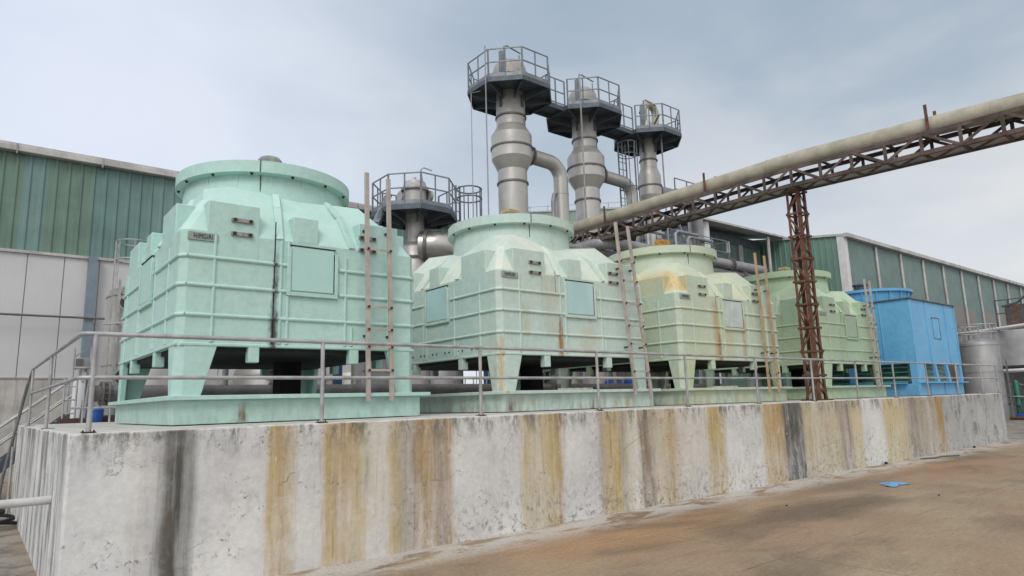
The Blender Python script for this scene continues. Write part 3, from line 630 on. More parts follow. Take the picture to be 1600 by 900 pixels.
# blue tower ---------------------------------------------------------------
def blue_tower():
    X0, X1, Y0, Y1 = 22.15, 26.0, .8, 4.7; zt = 4.66
    t = thing('cooling_tower', 'bright blue boxy cooling tower with green slatted foot at the far plinth end', 'cooling tower', ((X0+X1)/2, (Y0+Y1)/2, HZ), 'cooling towers standing on the plinth')
    b = MB().box(X0, X1, Y0, Y1, HZ+.01, 1.98); 
    for x in (X0+.9, X0+2.1, X0+3.1): b.box(x-.02, x+.02, Y0-.02, Y0, HZ+.02, 1.97)
    b.build('basin', 'blue', t, .01)
    b = MB().box(X0+.15, X1+.02, Y0-.16, Y0+.0, 1.99, 2.03).box(X0-.16, X0, Y0+.3, Y1, 1.99, 2.03); b.build('sill', 'blue', t)
    c = MB().box(X0, X1, Y0, Y1, 2.62, zt)
    for x in (X0+.02, X0+1.28, X1-.9, X1-.0): c.box(x-.022, x+.022, Y0-.028, Y0+.01, 2.62, zt-.01)
    for y in (Y0+.9, Y0+1.9, Y0+2.9): c.box(X0-.028, X0+.01, y-.022, y+.022, 2.62, zt-.01)
    c.build('casing', 'blue', t, .012)
    MB().box(X0-.06, X1+.06, Y0-.06, Y1+.06, zt, zt+.03).build('roof_lip', 'pipe_dark', t)
    # slanted mullions of the air inlet
    for x, wd, sh_ in ((X0+.0, .62, .12), (X0+1.42, .16, .16), (X0+2.42, .16, .16), (X1-.16, .16, .0)):
        w0 = wd+.04
        MB().loft([[(x+(sh_ if x > X0 else 0), Y0-.012, 1.98), (x+sh_+w0, Y0-.012, 1.98), (x+sh_+w0, Y0+.07, 1.98), (x+(sh_ if x > X0 else 0), Y0+.07, 1.98)], [(x, Y0-.012, 2.62), (x+wd, Y0-.012, 2.62), (x+wd, Y0+.07, 2.62), (x, Y0+.07, 2.62)]]).build('mullion', 'blue', t)
    for y in (Y0+.0, Y0+1.9, Y1-.2): MB().box(X0+.005, X0+.1, y+.01, y+.2, 1.98, 2.62).build('mullion', 'blue', t)
    MB().box(X0+.5, X1-.4, Y0+.45, Y1-.5, 1.95, 2.62).build('fill_pack', 'green_fill', t)
    q = MB()
    for k in range(4): q.box(X0+.3, X1-.2, Y0+.3, Y0+.34, 2.05+k*.15, 2.08+k*.15).box(X0+.3, X0+.34, Y0+.3, Y1-.3, 2.05+k*.15, 2.08+k*.15)
    q.build('louvre', 'green_lt', t)
    d = MB().box(X0+1.75, X0+2.25, Y0-.03, Y0, 3.45, 4.12).build('access_door', 'blue', t, .01)
    MB().box(X0+1.7, X0+2.25, Y0-.035, Y0, 4.125, 4.15).box(X0+2.255, X0+2.28, Y0-.035, Y0, 3.43, 4.15).build('seal', 'pipe_dark', d)
    cx, cy, rn = (X0+X1)/2-.05, (Y0+Y1)/2+.1, 1.36
    st = MB().lathe((cx, cy, 0), [(rn-.06, zt), (rn+.02, 5.12), (rn+.10, 5.13), (rn+.10, 5.22), (rn-.03, 5.22), (rn-.08, zt+.1)], 72, cap=False)
    for i in range(20):
        a = 2*math.pi*i/20; p = Vector((math.cos(a), math.sin(a), 0)); c0 = Vector((cx, cy, 0)); st.bar(c0+p*(rn-.05)+Vector((0, 0, zt)), c0+p*(rn+.05)+Vector((0, 0, 5.14)), .035, .05, up=(p.x, p.y, 0))
    st.build('fan_stack', 'blue_lt', t)
    q = MB().box(cx-rn+.1, cx+rn-.1, cy-.06, cy+.06, 4.98, 5.08)
    mo = q.build('motor_beam', 'deck', t)
    q = MB().lathe((cx-.35, cy, 0), [(.2, 5.08), (.2, 5.5), (.26, 5.5), (.26, 5.54), (.1, 5.6)], 20)
    for s_ in (-1, 1): q.bar((cx-.35+s_*.3, cy, 5.08), (cx-.35+s_*.3, cy, 5.5), .03, .03)
    q.build('fan_motor', 'deck', mo)
blue_tower()

# ------------------------------------------------------------------ rusty support post + pipe bridge
XN, XF = 15.02, 15.38
ZB, ZT_ = 6.92, 7.42
def post():
    t = thing('lattice_post', 'rust-brown steel lattice post standing on the plinth under the pipe bridge', 'post', (15.3, .6, HZ)); XN, XF = 15.12, 15.48
    ya, yb = .44, .78
    zs = [HZ+.0]+[HZ+.02+i*(ZB-.08-HZ)/9 for i in range(1, 9)]+[ZB-.06]
    for x in (XN, XF):
        for y in (ya, yb):
            sx = 1 if x == XN else -1; sy = 1 if y == ya else -1
            b = MB().box(min(x, x+sx*.085), max(x, x+sx*.085), min(y, y+sy*.01), max(y, y+sy*.01), HZ+.01, ZB-.03)
            b.box(min(x, x+sx*.01), max(x, x+sx*.01), min(y+sy*.01, y+sy*.065), max(y+sy*.01, y+sy*.085), HZ+.01, ZB-.03)
            b.build('leg', 'rust', t)
    for i, z in enumerate(zs[1:]):
        q = MB()
        q.bar((XN-.04, ya-.014, z), (XF+.04, ya-.014, z), .016, .05); q.bar((XN-.04, yb+.014, z), (XF+.04, yb+.014, z), .016, .05)
        q.bar((XN-.014, ya-.04, z+.006), (XN-.014, yb+.04, z+.006), .016, .05); q.bar((XF+.014, ya-.04, z+.006), (XF+.014, yb+.04, z+.006), .016, .05)
        q.build('tie', 'rust', t)
    for i in range(len(zs)-1):
        z0, z1 = zs[i]+.03, zs[i+1]-.03; q = MB(); f = i % 2
        def diag(p0, p1, off): q.bar(p0, p1, .05, .008, up=off)
        a, b_ = (XN, XF) if f else (XF, XN)
        diag((a, ya-.008, z0), (b_, ya-.008, z1), (0, 1, 0)); diag((b_, yb+.008, z0), (a, yb+.008, z1), (0, 1, 0))
        c, d = (ya, yb) if f else (yb, ya)
        diag((XN-.008, c, z0), (XN-.008, d, z1), (1, 0, 0)); diag((XF+.008, d, z0), (XF+.008, c, z1), (1, 0, 0))
        q.build('brace', 'rust', t)
    MB().box(XN-.1, XF+.1, ya-.1, yb+.1, HZ+.001, HZ+.018).build('base_plate', 'rust', t)
post()
def bridge():
    XN, XF = 14.87, 15.5
    t = thing('pipe_bridge', 'rusted box-truss bridge crossing high over the towers towards the camera side', 'pipe bridge', (15.2, 1., ZB))
    Y0, Y1 = -13.0, 9.6
    for x in (XN, XF):
        s = 1 if x == XN else -1
        for z, nm in ((ZB, 'bottom'), (ZT_, 'top')):
          b = MB()
          for ya_, yb_ in ((Y0, .6), (.6, Y1)):
            b.box(min(x, x+s*.08), max(x, x+s*.08), ya_, yb_, z-.006, z+.006); b.box(min(x, x+s*.009), max(x, x+s*.009), ya_, yb_, z+.006 if z == ZB else z-.08, z+.085 if z == ZB else z-.006)
          b.build('chord', 'rust_grey', t)
    ys = []; y = Y0+.1
    while y < Y1: ys.append(y); y += .742
    for x in (XN-.006, XF+.006):
        for i, y in enumerate(ys):
            MB().box(x-.006, x+.006, y-.036, y+.036, ZB, ZT_).box(x-.006 if x > 15.2 else x+.006, x-.036 if x > 15.2 else x+.036, y-.028, y-.02, ZB+.07, ZT_-.07).build('upright', 'rust_grey', t)
            if i < len(ys)-1:
                a, b_ = (ZB+.04, ZT_-.04) if i % 2 else (ZT_-.04, ZB+.04)
                MB().bar((x, y+.03, a), (x, ys[i+1]-.03, b_), .062, .014, up=(1, 0, 0)).build('brace', 'rust_grey', t)
    for i, y in enumerate(ys):
        for za, zc in ((ZB+.006, ZB+.03), (ZT_-.04, ZT_-.006)): MB().box(XN+.01, XF-.01, y-.035, y+.035, za, zc).build('cross_member', 'rust_grey', t)
        if i < len(ys)-1: MB().bar((XN+.03, y+.05, ZB+.018), (XF-.03, ys[i+1]-.05, ZB+.018), .06, .01).build('plan_brace', 'rust_grey', t)
    MB().box(XN+.06, XF-.06, Y0, .6, ZB+.032, ZB+.05).box(XN+.06, XF-.06, .6, Y1, ZB+.032, ZB+.05).build('cable_tray', 'pipe_grey', t)
    for y in (-6.9, -2.66, 3.03, 6.9):
        for x in (14.93, 15.48):
            MB().box(x-.012, x+.012, y-.03, y+.03, ZT_-.02, ZT_+.62).build('pipe_stop', 'rust', t)
    for o_ in t.children:                 # the span falls gently from the post towards the yard
        for v_ in o_.data.vertices:
            yy = v_.co.y+t['_o'][1]; v_.co.z += min(0., (yy-.6)*.040)
bridge_t = bridge()
p = MB().tube([(15.21, -13.2, 7.68-.87), (15.21, .2, 7.665), (15.21, 1.0, 7.68), (15.21, 8.9, 7.69), (15.21, 9.6, 7.71)], .222, 28)
for y in (-9, -3.8, 1.2, 5.6): p.lathe((15.21, y, 7.68+min(0., (y-.6)*.063)), [(.222, -.012), (.232, -.012), (.232, .012), (.222, .012)], 28, 'y', cap=False)
tag(p.build('overhead_pipe', 'pipe_cream', loc=(15.21, 1, 7.69)), 'thick aged cream pipe lying on top of the rusted truss bridge', 'pipe')

# ------------------------------------------------------------------ evaporator columns
OCT = [R(22.5+45*i) for i in range(8)]
def octa(c, r): return [(c[0]+r*math.cos(a), c[1]+r*math.sin(a)) for a in OCT]
def deck(c, r, zf, t, skip=(), rail=.98, braces=True, hub=.6):
    P = octa(c, r/math.cos(R(22.5)))
    d = MB()
    # annular floor with a deep edge channel
    d.prism(P, zf-.03, zf)
    pl_ = d.build('platform', 'deck', t)
    q = MB()
    for i in range(8):
        a, b_ = P[i], P[(i+1) % 8]
        q.bar((a[0], a[1], zf-.10), (b_[0], b_[1], zf-.10), .05, .14)
        m = ((a[0]*.5+b_[0]*.5), (a[1]*.5+b_[1]*.5))
    q.build('edge_beam', 'deck', pl_)
    q = MB()
    for i in range(8):
        a = P[i]; c0 = (c[0]+(a[0]-c[0])*.36, c[1]+(a[1]-c[1])*.36)
        # tapering gusset bracket under the floor
        v0 = Vector((a[0], a[1], 0)); v1 = Vector((c0[0], c0[1], 0)); n_ = (v0-v1).normalized().cross(Vector((0, 0, 1)))*.02
        zz = Vector((0, 0, 1))
        pts = [v0*.97+v1*.03+zz*(zf-.05), v0*.97+v1*.03+zz*(zf-.17), v1+zz*(zf-.36), v1+zz*(zf-.05)]
        q.add([p_+n_ for p_ in pts]+[p_-n_ for p_ in pts], [(0, 1, 2, 3), (7, 6, 5, 4), (0, 4, 5, 1), (1, 5, 6, 2), (2, 6, 7, 3), (3, 7, 4, 0)])
    q.build('underframe', 'deck', pl_)
    rr = thing_part('guard_rail', t); 
    g_ = MB()
    for i in range(8):
        if i in skip: continue
        a, b_ = Vector((*P[i], 0)), Vector((*P[(i+1) % 8], 0)); ins = lambda p_: p_+(Vector((c[0], c[1], 0))-p_)*.015
        a, b_ = ins(a), ins(b_)
        for f in ((0, .5) if ((i+1) % 8) not in skip else (0, .5, 1)):
            p_ = a.lerp(b_, f); g_.bar((p_.x, p_.y, zf-.04), (p_.x, p_.y, zf+rail), .045 if f != .5 else .035, .045 if f != .5 else .035)
        for h in (rail, rail*.53): g_.bar((a.x, a.y, zf+h), (b_.x, b_.y, zf+h), .030, .036)
        g_.bar((a.x, a.y, zf+.07), (b_.x, b_.y, zf+.07), .012, .12)
    g_.build('guard_rail', 'deckrail', t)
    return P
def thing_part(n, t): return None
def walkway(xa, xb, y, zf, t, w=.75):
    q = MB().box(xa, xb, y-w/2, y+w/2, zf-.03, zf).box(xa, xb, y-w/2-.03, y-w/2+.02, zf-.17, zf+.0).box(xa, xb, y+w/2-.02, y+w/2+.03, zf-.17, zf)
    q.build('walkway', 'deck', t)
    g_ = MB()
    for yy in (y-w/2, y+w/2):
        n = 2
        for i in range(n+1):
            x = xa+(xb-xa)*i/n; g_.bar((x, yy, zf-.02), (x, yy, zf+.98), .04, .04)
        for h in (.98, .5, .07): g_.bar((xa, yy, zf+h), (xb, yy, zf+h), .03, .035)
    g_.build('guard_rail', 'deckrail', t)
def davit(x, y, z, t, h=1.35):
    MB().bar((x, y, z), (x, y, z+h-.1), .13, .13).build('davit_post', 'deckrail', t)
    MB().tube([(x+.12, y, z+.7), (x+.12, y, z+h+.12), (x+.22, y-.02, z+h+.17), (x+.72, y-.15, z+h-.02)], .028, 8).build('davit_arm', 'deckrail', t)
    q = MB()
    for i in range(6): q.lathe((x+.66, y-.14, z+h-.1-i*.07), [(.012, 0), (.02, -.03), (.012, -.06)], 6)
    q.tube(arc((x+.66, y-.14, z+h-.58), .05, 1.57, -2.2, 8), .01, 6); q.build('chain_hook', 'bolt', t)
def column(cx, cy, rn, rb, zf, name, label, top='cap', duct=None, rdeck=1.68, near=()):
    t = thing('evaporator_column', label, 'process column', (cx, cy, 0), 'tall steel columns with octagonal platforms')
    o = MB().lathe((cx, cy, 0), [(rn*1.0, 0), (rn*1.0, 7.2), (rn*.99, 9.0), (rn*.98, 9.42), (rb, 9.82), (rb, 10.66), (rn*.99, 11.0), (rn, zf-.3), (rn*.95, zf-.02), (rn*.95, zf+.5), (rn*.98, zf+.52)], 56)
    sh = o.build('shell', 'steel', t, sharp=14)
    for z, r in ((11.32, rn), (10.21, rb), (8.98, rn*1.0), (7.6, rn*1.0)):
        MB().lathe((cx, cy, z), [(r, -.028), (r+.035, -.028), (r+.035, .028), (r, .028)], 56, cap=False).build('flange_ring', 'pipe_dark', t)
    if top == 'cap':
        k = MB().lathe((cx, cy, 0), [(rn*1.32, zf+.52), (rn*1.32, zf+.68), (rn*1.14, zf+.68), (rn*1.13, zf+.88), (rn*1.04, zf+1.02), (rn*.72, zf+1.16), (rn*.28, zf+1.22), (.01, zf+1.23)], 48)
        k.build('dome_cover', 'cap_steel', t)
        q = MB()
        for i in range(20):
            a = i*math.pi/10; q.lathe((cx+rn*1.1*math.cos(a), cy+rn*1.1*math.sin(a), zf+.64), [(.02, 0), (.02, .035)], 6)
        q.build('bolt', 'bolt', t)
    else:
        MB().lathe((cx, cy, 0), [(rn*1.3, zf+.3), (rn*1.3, zf+.42), (rn*.95, zf+.43), (.2, zf+.8)], 32).build('dome_cover', 'steel', t)
        px = [(cx-.12, cy, zf+.6), (cx-.12, cy, zf+1.2)]+arc((cx+.28, cy, zf+1.25), .40, math.pi, .15, 10)+[(cx+.62, cy, zf+.9), (cx+.5, cy, zf+.45)]
        MB().tube(px, .155, 18).build('swan_neck_pipe', 'pipe_cream', t)
        q = MB()
        for p0, p1 in (((cx-.3, cy-.4, zf+.1), (cx+.15, cy-.6, zf+.95)), ((cx-.3, cy-.2, zf+.9), (cx-.5, cy-.2, zf+1.05))): q.tube([p0, p1], .035, 8)
        q.lathe((cx-.5, cy-.2, zf+.98), [(.0, 0), (.09, 0), (.09, .05), (0.0, .05)], 12); q.build('instrument', 'bolt', t)
    deck((cx, cy), rdeck, zf, t, skip=(0, 3) if duct != 'first' else (0,))
    davit(cx-.62, cy-.35, zf, t)
    q = MB()
    for k, (dx, dy) in enumerate(((-.5, -.1), (.5, .12), (.1, -.5))): q.bar((cx+dx*rn*2, cy+dy*rn*2, zf-.6), (cx+dx*rn*2, cy+dy*rn*2, zf-.2), .08, .08)
    q.build('bracket', 'deck', t)
    return t
ZF = 12.2
c1 = column(12.8, 9.0, .50, .69, ZF, 'a', 'leftmost and nearest of the three tall steel columns, with the highest platform in the picture', 'cap', 'first', rdeck=1.37)
c2 = column(16.35, 9.0, .46, .69, ZF+.02, 'b', 'middle one of the three tall steel columns joined by walkways', 'cap', rdeck=1.36)
c3 = column(20.0, 9.0, .34, .46, ZF+.03, 'c', 'slimmer rightmost steel column with a curved cream pipe on its top', 'neck', rdeck=1.3)
walkway(14.15, 15.03, 9.0, ZF, c1); walkway(17.69, 18.72, 9.0, ZF, c2)
def duct(cx, cy, t, rb, dx, r):
    zc = 10.15; X = cx+dx
    pts = [(cx+rb*.7, cy, zc+.03), (cx+rb+.25, cy, zc)]+[(X-.55+.55*math.sin(a), cy, zc-.60+.58*math.cos(a)) for a in [i*math.pi/2/10 for i in range(11)]]+[(X, cy, 8.8), (X, cy, 0)]
    MB().tube(pts, r, 24).build('downcomer_duct', 'steel', t)
    MB().lathe((cx+rb+.12, cy, zc), [(r, -.03), (r+.08, -.03), (r+.08, .03), (r, .03)], 32, 'x', cap=False).build('flange_ring', 'pipe_dark', t)
    for z in (9.0, 7.8): MB().lathe((X, cy, z), [(r, -.01), (r+.012, -.01), (r+.012, .01), (r, .01)], 24, cap=False).build('flange_ring', 'steel', t)
duct(12.8, 9., c1, .69, 2.22, .26); duct(16.35, 9., c2, .69, 2.5, .235)
MB().tube([(14.88, 9., 9.15), (14.66, 9., 8.95), (14.6, 9., 8.7), (14.6, 9., 0)], .07, 12).build('side_pipe', 'pipe_grey', c1)
# duct right of the third column with a small catwalk
MB().tube([(20.5, 9., 10.1), (22.0, 9., 10.15), (22.7, 9., 10.05), (23.0, 9.0, 9.6), (23.0, 9., 0)], .26, 22).build('downcomer_duct', 'pipe_grey', c3)
q = MB().box(20.6, 22.3, 8.3, 8.8, 9.55, 9.6)
for x in (20.7, 21.5, 22.3): q.bar((x, 8.3, 9.6), (x, 8.3, 10.55), .04, .04)
for h in (.95, .5, .1): q.bar((20.7, 8.3, 9.6+h), (22.3, 8.3, 9.6+h), .035, .035)
q.build('catwalk', 'deckrail', c3)
# rain/drain lines hanging from platforms
MB().tube([(11.0, 8.0, 12.95), (11.0, 8.0, 8.0), (11.0, 8.0, 0)], .02, 8).build('drain_line', 'pipe_grey', c1)
MB().tube([(11.45, 8.9, 11.9), (10.75, 8.45, 11.45), (10.75, 8.45, 0)], .014, 8).build('drain_line', 'pipe_grey', c1)
MB().tube([(15.1, 7.9, 13.2), (15.1, 7.9, 0)], .03, 8).build('drain_line', 'pipe_grey', c2)
MB().tube([(19.9, 8.2, 12.5), (19.9, 8.2, 0)], .03, 8).build('drain_line', 'pipe_grey', c3)

def caged_ladder(x, y, z0, z1, mat, label, rc=.36, th0=0., n=5):
    t = thing('caged_ladder', label, 'ladder', (x, y, z0))
    for dx in (-.22, .22): MB().bar((x+dx, y, z0), (x+dx, y, z1), .035, .05, up=(0, 1, 0)).build('rail', mat, t)
    z = z0+.3; q = MB()
    while z < z1: q.tube([(x-.22, y, z), (x+.22, y, z)], .014, 6); z += .3
    q.build('rungs', mat, t)
    q = MB(); zz = z1-.1
    while zz > z0+2.0:
        q.tube([(x+rc*math.cos(a), y-.3+rc*math.sin(a), zz) for a in [th0+math.pi*2*i/20 for i in range(21)]], .018, 6); zz -= 1.35 if zz < z1-.2 else .5
    for i in range(n):
        a = -math.pi/2+(i-(n-1)/2)*.75; q.bar((x+rc*math.cos(a), y-.3+rc*math.sin(a), z0+2.2), (x+rc*math.cos(a), y-.3+rc*math.sin(a), z1-.1), .02, .03)
    q.build('cage', mat, t)
    return t
caged_ladder(18.75, 9.3, 0, 11.9, 'deckrail', 'grey caged ladder between the middle and the rightmost tall columns')

# low column with dome hatch, big elbow and caged ladder
def low_column():
    cx, cy, zf = 9.9, 10.5, 7.82
    t = thing('evaporator_column', 'lower steel column with octagonal platform and huge polished elbow, behind the first two towers', 'process column', (cx, cy, 0), 'tall steel columns with octagonal platforms')
    MB().lathe((cx, cy, 0), [(.30, zf+.1), (.30, zf-.95), (.48, zf-1.1), (.50, zf-1.15), (.50, zf-2.35), (.42, zf-2.4), (.42, 0)][::-1], 40).build('shell', 'steel', t)
    MB().lathe((cx, cy, 0), [(.49, zf-1.5), (.56, zf-1.5), (.56, zf-1.44), (.49, zf-1.44)], 40, cap=False).build('flange_ring', 'pipe_dark', t)
    MB().lathe((cx, cy, 0), [(.38, zf), (.38, zf+.78), (.46, zf+.78), (.46, zf+.86), (.40, zf+.92), (.34, zf+1.08), (.15, zf+1.16), (.05, zf+1.17), (.05, zf+1.27), (.01, zf+1.28)], 36).build('hatch_vessel', 'steel', t)
    q = MB()
    for s_ in (-1, 1): q.lathe((cx+s_*.38, cy-.28*s_, zf+.62), [(.0, -.03), (.19, -.03), (.19, .05), (0., .05)], 20, 'x')
    q.build('manway', 'steel', t)
    deck((cx, cy), 1.26, zf, t, skip=(0,), hub=.45)
    d2 = MB().bar((8.35, 10.2, 7.25), (9.0, 10.6, 8.35), .25, .06); d2.build('inclined_beam', 'deckrail', t)
    MB().bar((8.2, 10.0, 6.6), (8.6, 10.3, 7.7), .12, .12).build('inclined_beam', 'deck', t)
    MB().tube([(10.1, 10.3, zf+.9), (9.95, 10.2, zf+1.45), (10.0, 10.1, zf+1.5), (10.25, 10., zf+1.42)], .02, 6).build('davit_arm', 'deckrail', t)
    pts = [(cx+.0, cy-.35, 6.72), (cx+.22, cy-.55, 6.70)]
    pts += [(10.35+.85*math.sin(a), 9.75, 5.85+.85*math.cos(a)) for a in [i*R(88)/10 for i in range(11)]]+[(11.2, 9.75, 3.2)]
    MB().tube(pts, .47, 36).build('elbow_duct', 'steel_hi', t)
    a = Vector(pts[0]); b_ = Vector(pts[1]); 
    MB().tube([tuple(a+(b_-a)*.55), tuple(a+(b_-a)*.85)], .56, 36).build('flange_ring', 'pipe_dark', t)
    return t
low_column()
cg = thing('caged_ladder', 'grey hooped ladder cage at the right side of the low column platform', 'ladder', (11.75, 10.3, 0))
for dx in (-.25, -.1): MB().bar((11.55+dx, 10.2, 0), (11.55+dx, 10.2, 9.0), .045, .06).build('rail', 'deckrail', cg)
q = MB()
for z in (8.95, 8.62, 7.2): q.tube([(11.85+.42*math.cos(a), 10.2+.42*math.sin(a), z) for a in [math.pi*2*i/24 for i in range(25)]], .026, 6)
for i in range(7):
    a = R(-150+i*42); q.bar((11.85+.42*math.cos(a), 10.2+.42*math.sin(a), 5.6), (11.85+.42*math.cos(a), 10.2+.42*math.sin(a), 8.95), .022, .04)
q.build('cage', 'deckrail', cg)
q = MB()
for i in range(28): q.tube([(11.3, 10.2, .3+i*.3), (11.45, 10.2, .3+i*.3)], .014, 6)
q.build('rungs', 'deckrail', cg)

# ------------------------------------------------------------------ process pipes between towers and sheds
def flanged_pipe(name, label, pts, r, mat, flanges=(), grp=None, ax='x'):
    t = thing(name, label, 'pipe', pts[0], grp)
    MB().tube(pts, r, 24).build('barrel', mat, t)
    for (x, y, z) in flanges:
        q = MB()
        for s_ in (-.05, .05): q.lathe((x+s_, y, z), [(r, -.018), (r+.07, -.018), (r+.07, .018), (r, .018)], 28, ax, cap=False)
        for i in range(12):
            a = i*math.pi/6; q.tube([(x-.09, y+(r+.045)*math.cos(a), z+(r+.045)*math.sin(a)), (x+.09, y+(r+.045)*math.cos(a), z+(r+.045)*math.sin(a))], .012, 6)
        q.build('flange', 'pipe_dark', t)
    return t
hp = flanged_pipe('header_pipe', 'fat grey header pipe lying low behind all the green towers', [(.95, 6.8, 2.14), (12, 6.8, 2.11), (21.0, 6.8, 2.06)], .155, 'pipe_dark', [(1.15, 6.8, 2.14), (4.25, 6.8, 2.13), (12.2, 6.8, 2.11)])
MB().lathe((.95, 6.8, 2.14), [(.0, 0), (.23, 0), (.23, -.04), (0., -.04)], 28, 'x').build('end_flange', 'pipe_dark', hp)
for x in (3.4, 5.6, 8.9, 12.9, 16, 19): MB().box(x-.05, x+.05, 6.7, 6.9, HZ, 2.0).build('pipe_support', 'rust', hp)
for x in (3.25, 5.35, 14.9): MB().tube([(x, 6.8, 2.2), (x, 6.8, 2.75)], .06, 14).build('riser', 'pipe_grey', hp)
flanged_pipe('overhead_line', 'thicker grey pipe running level behind the yellowed tower rim', [(14.95, 8.6, 6.86), (14.95, 7.5, 6.86), (15.0, 7.2, 6.86), (15.25, 7.02, 6.86), (15.6, 7, 6.86), (24.5, 7, 6.86)], .20, 'pipe_grey', [(22.1, 7, 6.86)], 'pipes running behind the tower rims')
flanged_pipe('overhead_line', 'dark pipe just below the thicker grey one behind the yellowed tower rim', [(16.8, 7.0, 6.44), (25.2, 7.0, 6.44)], .18, 'pipe_dark', [(22.9, 7.0, 6.44)], 'pipes running behind the tower rims')
flanged_pipe('overhead_line', 'slim grey pipe emerging left of the dusty leaning ladder under the truss', [(13.6, 7.4, 6.62), (17.5, 7.4, 6.62)], .11, 'pipe_grey', [], 'pipes running behind the tower rims')
# pipe rack under those lines
rk = thing('pipe_rack', 'dark steel rack holding the level pipes behind the yellowed tower', 'pipe rack', (20, 7.3, 0))
for x in (16.0, 20.2, 24.6):
    for y in (6.7, 7.8): MB().bar((x, y, 0), (x, y, 6.12), .12, .12).build('leg', 'deck', rk)
    MB().bar((x, 6.5, 6.19), (x, 8., 6.19), .12, .12).build('beam', 'deck', rk)
q = MB()
for y in (6.7, 7.8):
    q.bar((14.5, y, 6.10), (25.5, y, 6.10), .06, .08); q.bar((14.5, y, 5.75), (25.5, y, 5.75), .06, .08)
    for i in range(22): q.bar((14.5+i*.5, y, 6.07 if i % 2 else 5.8), (15+i*.5, y, 5.8 if i % 2 else 6.07), .035, .035)
q.build('truss', 'deck', rk)

# steel clutter under the bridge behind the third tower
cs = thing('process_skid', 'cluster of small steel vessels, valves and pipes under the truss behind the third tower', 'equipment', (17.6, 10.6, 0))
MB().lathe((17.2, 10.8, 0), [(.55, 0), (.55, 7.5), (.58, 7.5), (.58, 7.6), (.55, 7.6), (.55, 8.2), (.3, 8.5), (.05, 8.55)], 28).build('vessel', 'steel', cs)
MB().lathe((18.9, 10.7, 0), [(.62, 0), (.62, 7.1), (.66, 7.1), (.66, 7.2), (.62, 7.2), (.62, 7.9), (.2, 8.2)], 28).build('vessel', 'steel', cs)
MB().lathe((20.5, 10.3, 0), [(.4, 0), (.4, 8.7), (.1, 8.9)], 28).build('vessel', 'pipe_dark', cs)
rnd = random.Random(5)
for i in range(16):
    x = 15.9+rnd.random()*6; z = 6.9+rnd.random()*1.5; y = 8.2+rnd.random()*1.6; r_ = .03+.05*rnd.random()
    pts = [(x, y, z-1.5), (x, y, z), (x+.15, y, z+.12), (x+.9+rnd.random()*1.5, y, z+.12)]
    MB().tube(pts, r_, 10).build('pipe', ('pipe_grey', 'pipe_dark', 'rail')[i % 3], cs)
MB().lathe((18.2, 8.9, 7.9), [(.0, -.3), (.3, -.3), (.3, .3), (0, .3)], 20, 'x').build('pump', 'black', cs)
q = MB().box(15.8, 22, 9.2, 11.6, 6.75, 6.83)
for x in (15.8, 17.4, 19., 20.5, 22.):
    q.bar((x, 9.2, 0), (x, 9.2, 7.8), .07, .07)
for h in (.5, 1.): q.bar((15.8, 9.2, 6.8+h), (22, 9.2, 6.8+h), .04, .04)
q.build('service_deck', 'deckrail', cs)
# white chimney pipe and catwalk at right of them
tag(MB().tube([(23.6, 9.6, 0), (23.6, 9.6, 10.4)], .24, 24).build('vent_pipe', 'pipe_white', loc=(23.6, 9.6, 0)), 'upright pale steel vent pipe behind the truss, left of the dark green shed', 'pipe')
cw = thing('catwalk', 'thin grey-green railed catwalk above and behind the yellowed tower', 'walkway', (21, 7.6, 6.9))
MB().box(19.2, 24.0, 8.2, 8.9, 7.3, 7.36).build('deck', 'deckrail', cw)
for y in (8.2, 8.9):
    for x in (19.2, 20.4, 21.6, 22.8, 24.0): MB().bar((x, y, 7.3), (x, y, 8.3), .035, .035).build('post', 'deckrail', cw)
    for h in (.5, 1.): MB().bar((19.2, y, 7.3+h), (24.0, y, 7.3+h), .03, .03).build('rail', 'deckrail', cw)
for h in (.5, 1.): MB().bar((24., 8.2, 7.3+h), (24., 8.9, 7.3+h), .03, .03).build('rail', 'deckrail', cw)
for x in (19.6, 23.4): MB().bar((x, 8.55, 0), (x, 8.55, 7.3), .1, .1).build('leg', 'deckrail', cw)
for x0_, x1_ in ((21.6, 22.6), (22.6, 23.6)): MB().bar((x0_, 9.1, 9.6), (x1_, 9.1, 7.3), .09, .06).build('brace', 'rail', cw)

# storage tanks behind the first tower
def tank(x, y, r, h, label, mat='steel', man=(), ladder_=False, grp='steel tanks behind the first tower'):
    t = thing('steel_tank', label, 'tank', (x, y, 0), grp)
    MB().lathe((x, y, 0), [(r, 0), (r, h-.25), (r*.96, h-.12), (r*.55, h+.08), (.1, h+.16)], 48).build('shell', mat, t)
    q = MB()
    for z in (h-.28, h*.6, h*.3): q.lathe((x, y, z), [(r, -.02), (r+.02, -.02), (r+.02, .02), (r, .02)], 48, cap=False)
    q.build('hoop', mat, t)
    for (a, z) in man:
        d = Vector((math.cos(a), math.sin(a), 0)); p = Vector((x, y, z))+d*r
        m_ = MB().tube([tuple(p-d*.1), tuple(p+d*.08)], .19, 20).build('manway', 'pipe_grey', t)
        q = MB().tube([tuple(p+d*.08), tuple(p+d*.1)], .15, 20); q.tube([tuple(p+d*.1+Vector((0, 0, .07))), tuple(p+d*.16)], .03, 8); q.build('cover', 'bolt', m_)
    return t
tk = tank(2.75, 11.0, 1.15, 4.85, 'dull steel tank with two round manways at the left of the bright mint tower', man=((-2.35, 4.35), (-2.35, 2.6)))
MB().bar((1.75, 10.3, .5), (1.75, 10.3, 4.9), .05, .05).build('level_pipe', 'rail', tk)
MB().tube([(1.5, 10.5, 3.85), (2.0, 10.0, 3.85)], .02, 6).build('level_pipe', 'rail', tk)
cl = thing('caged_ladder', 'pale hooped ladder cage rising above the dull steel tank at left', 'ladder', (2.05, 10.6, 0))
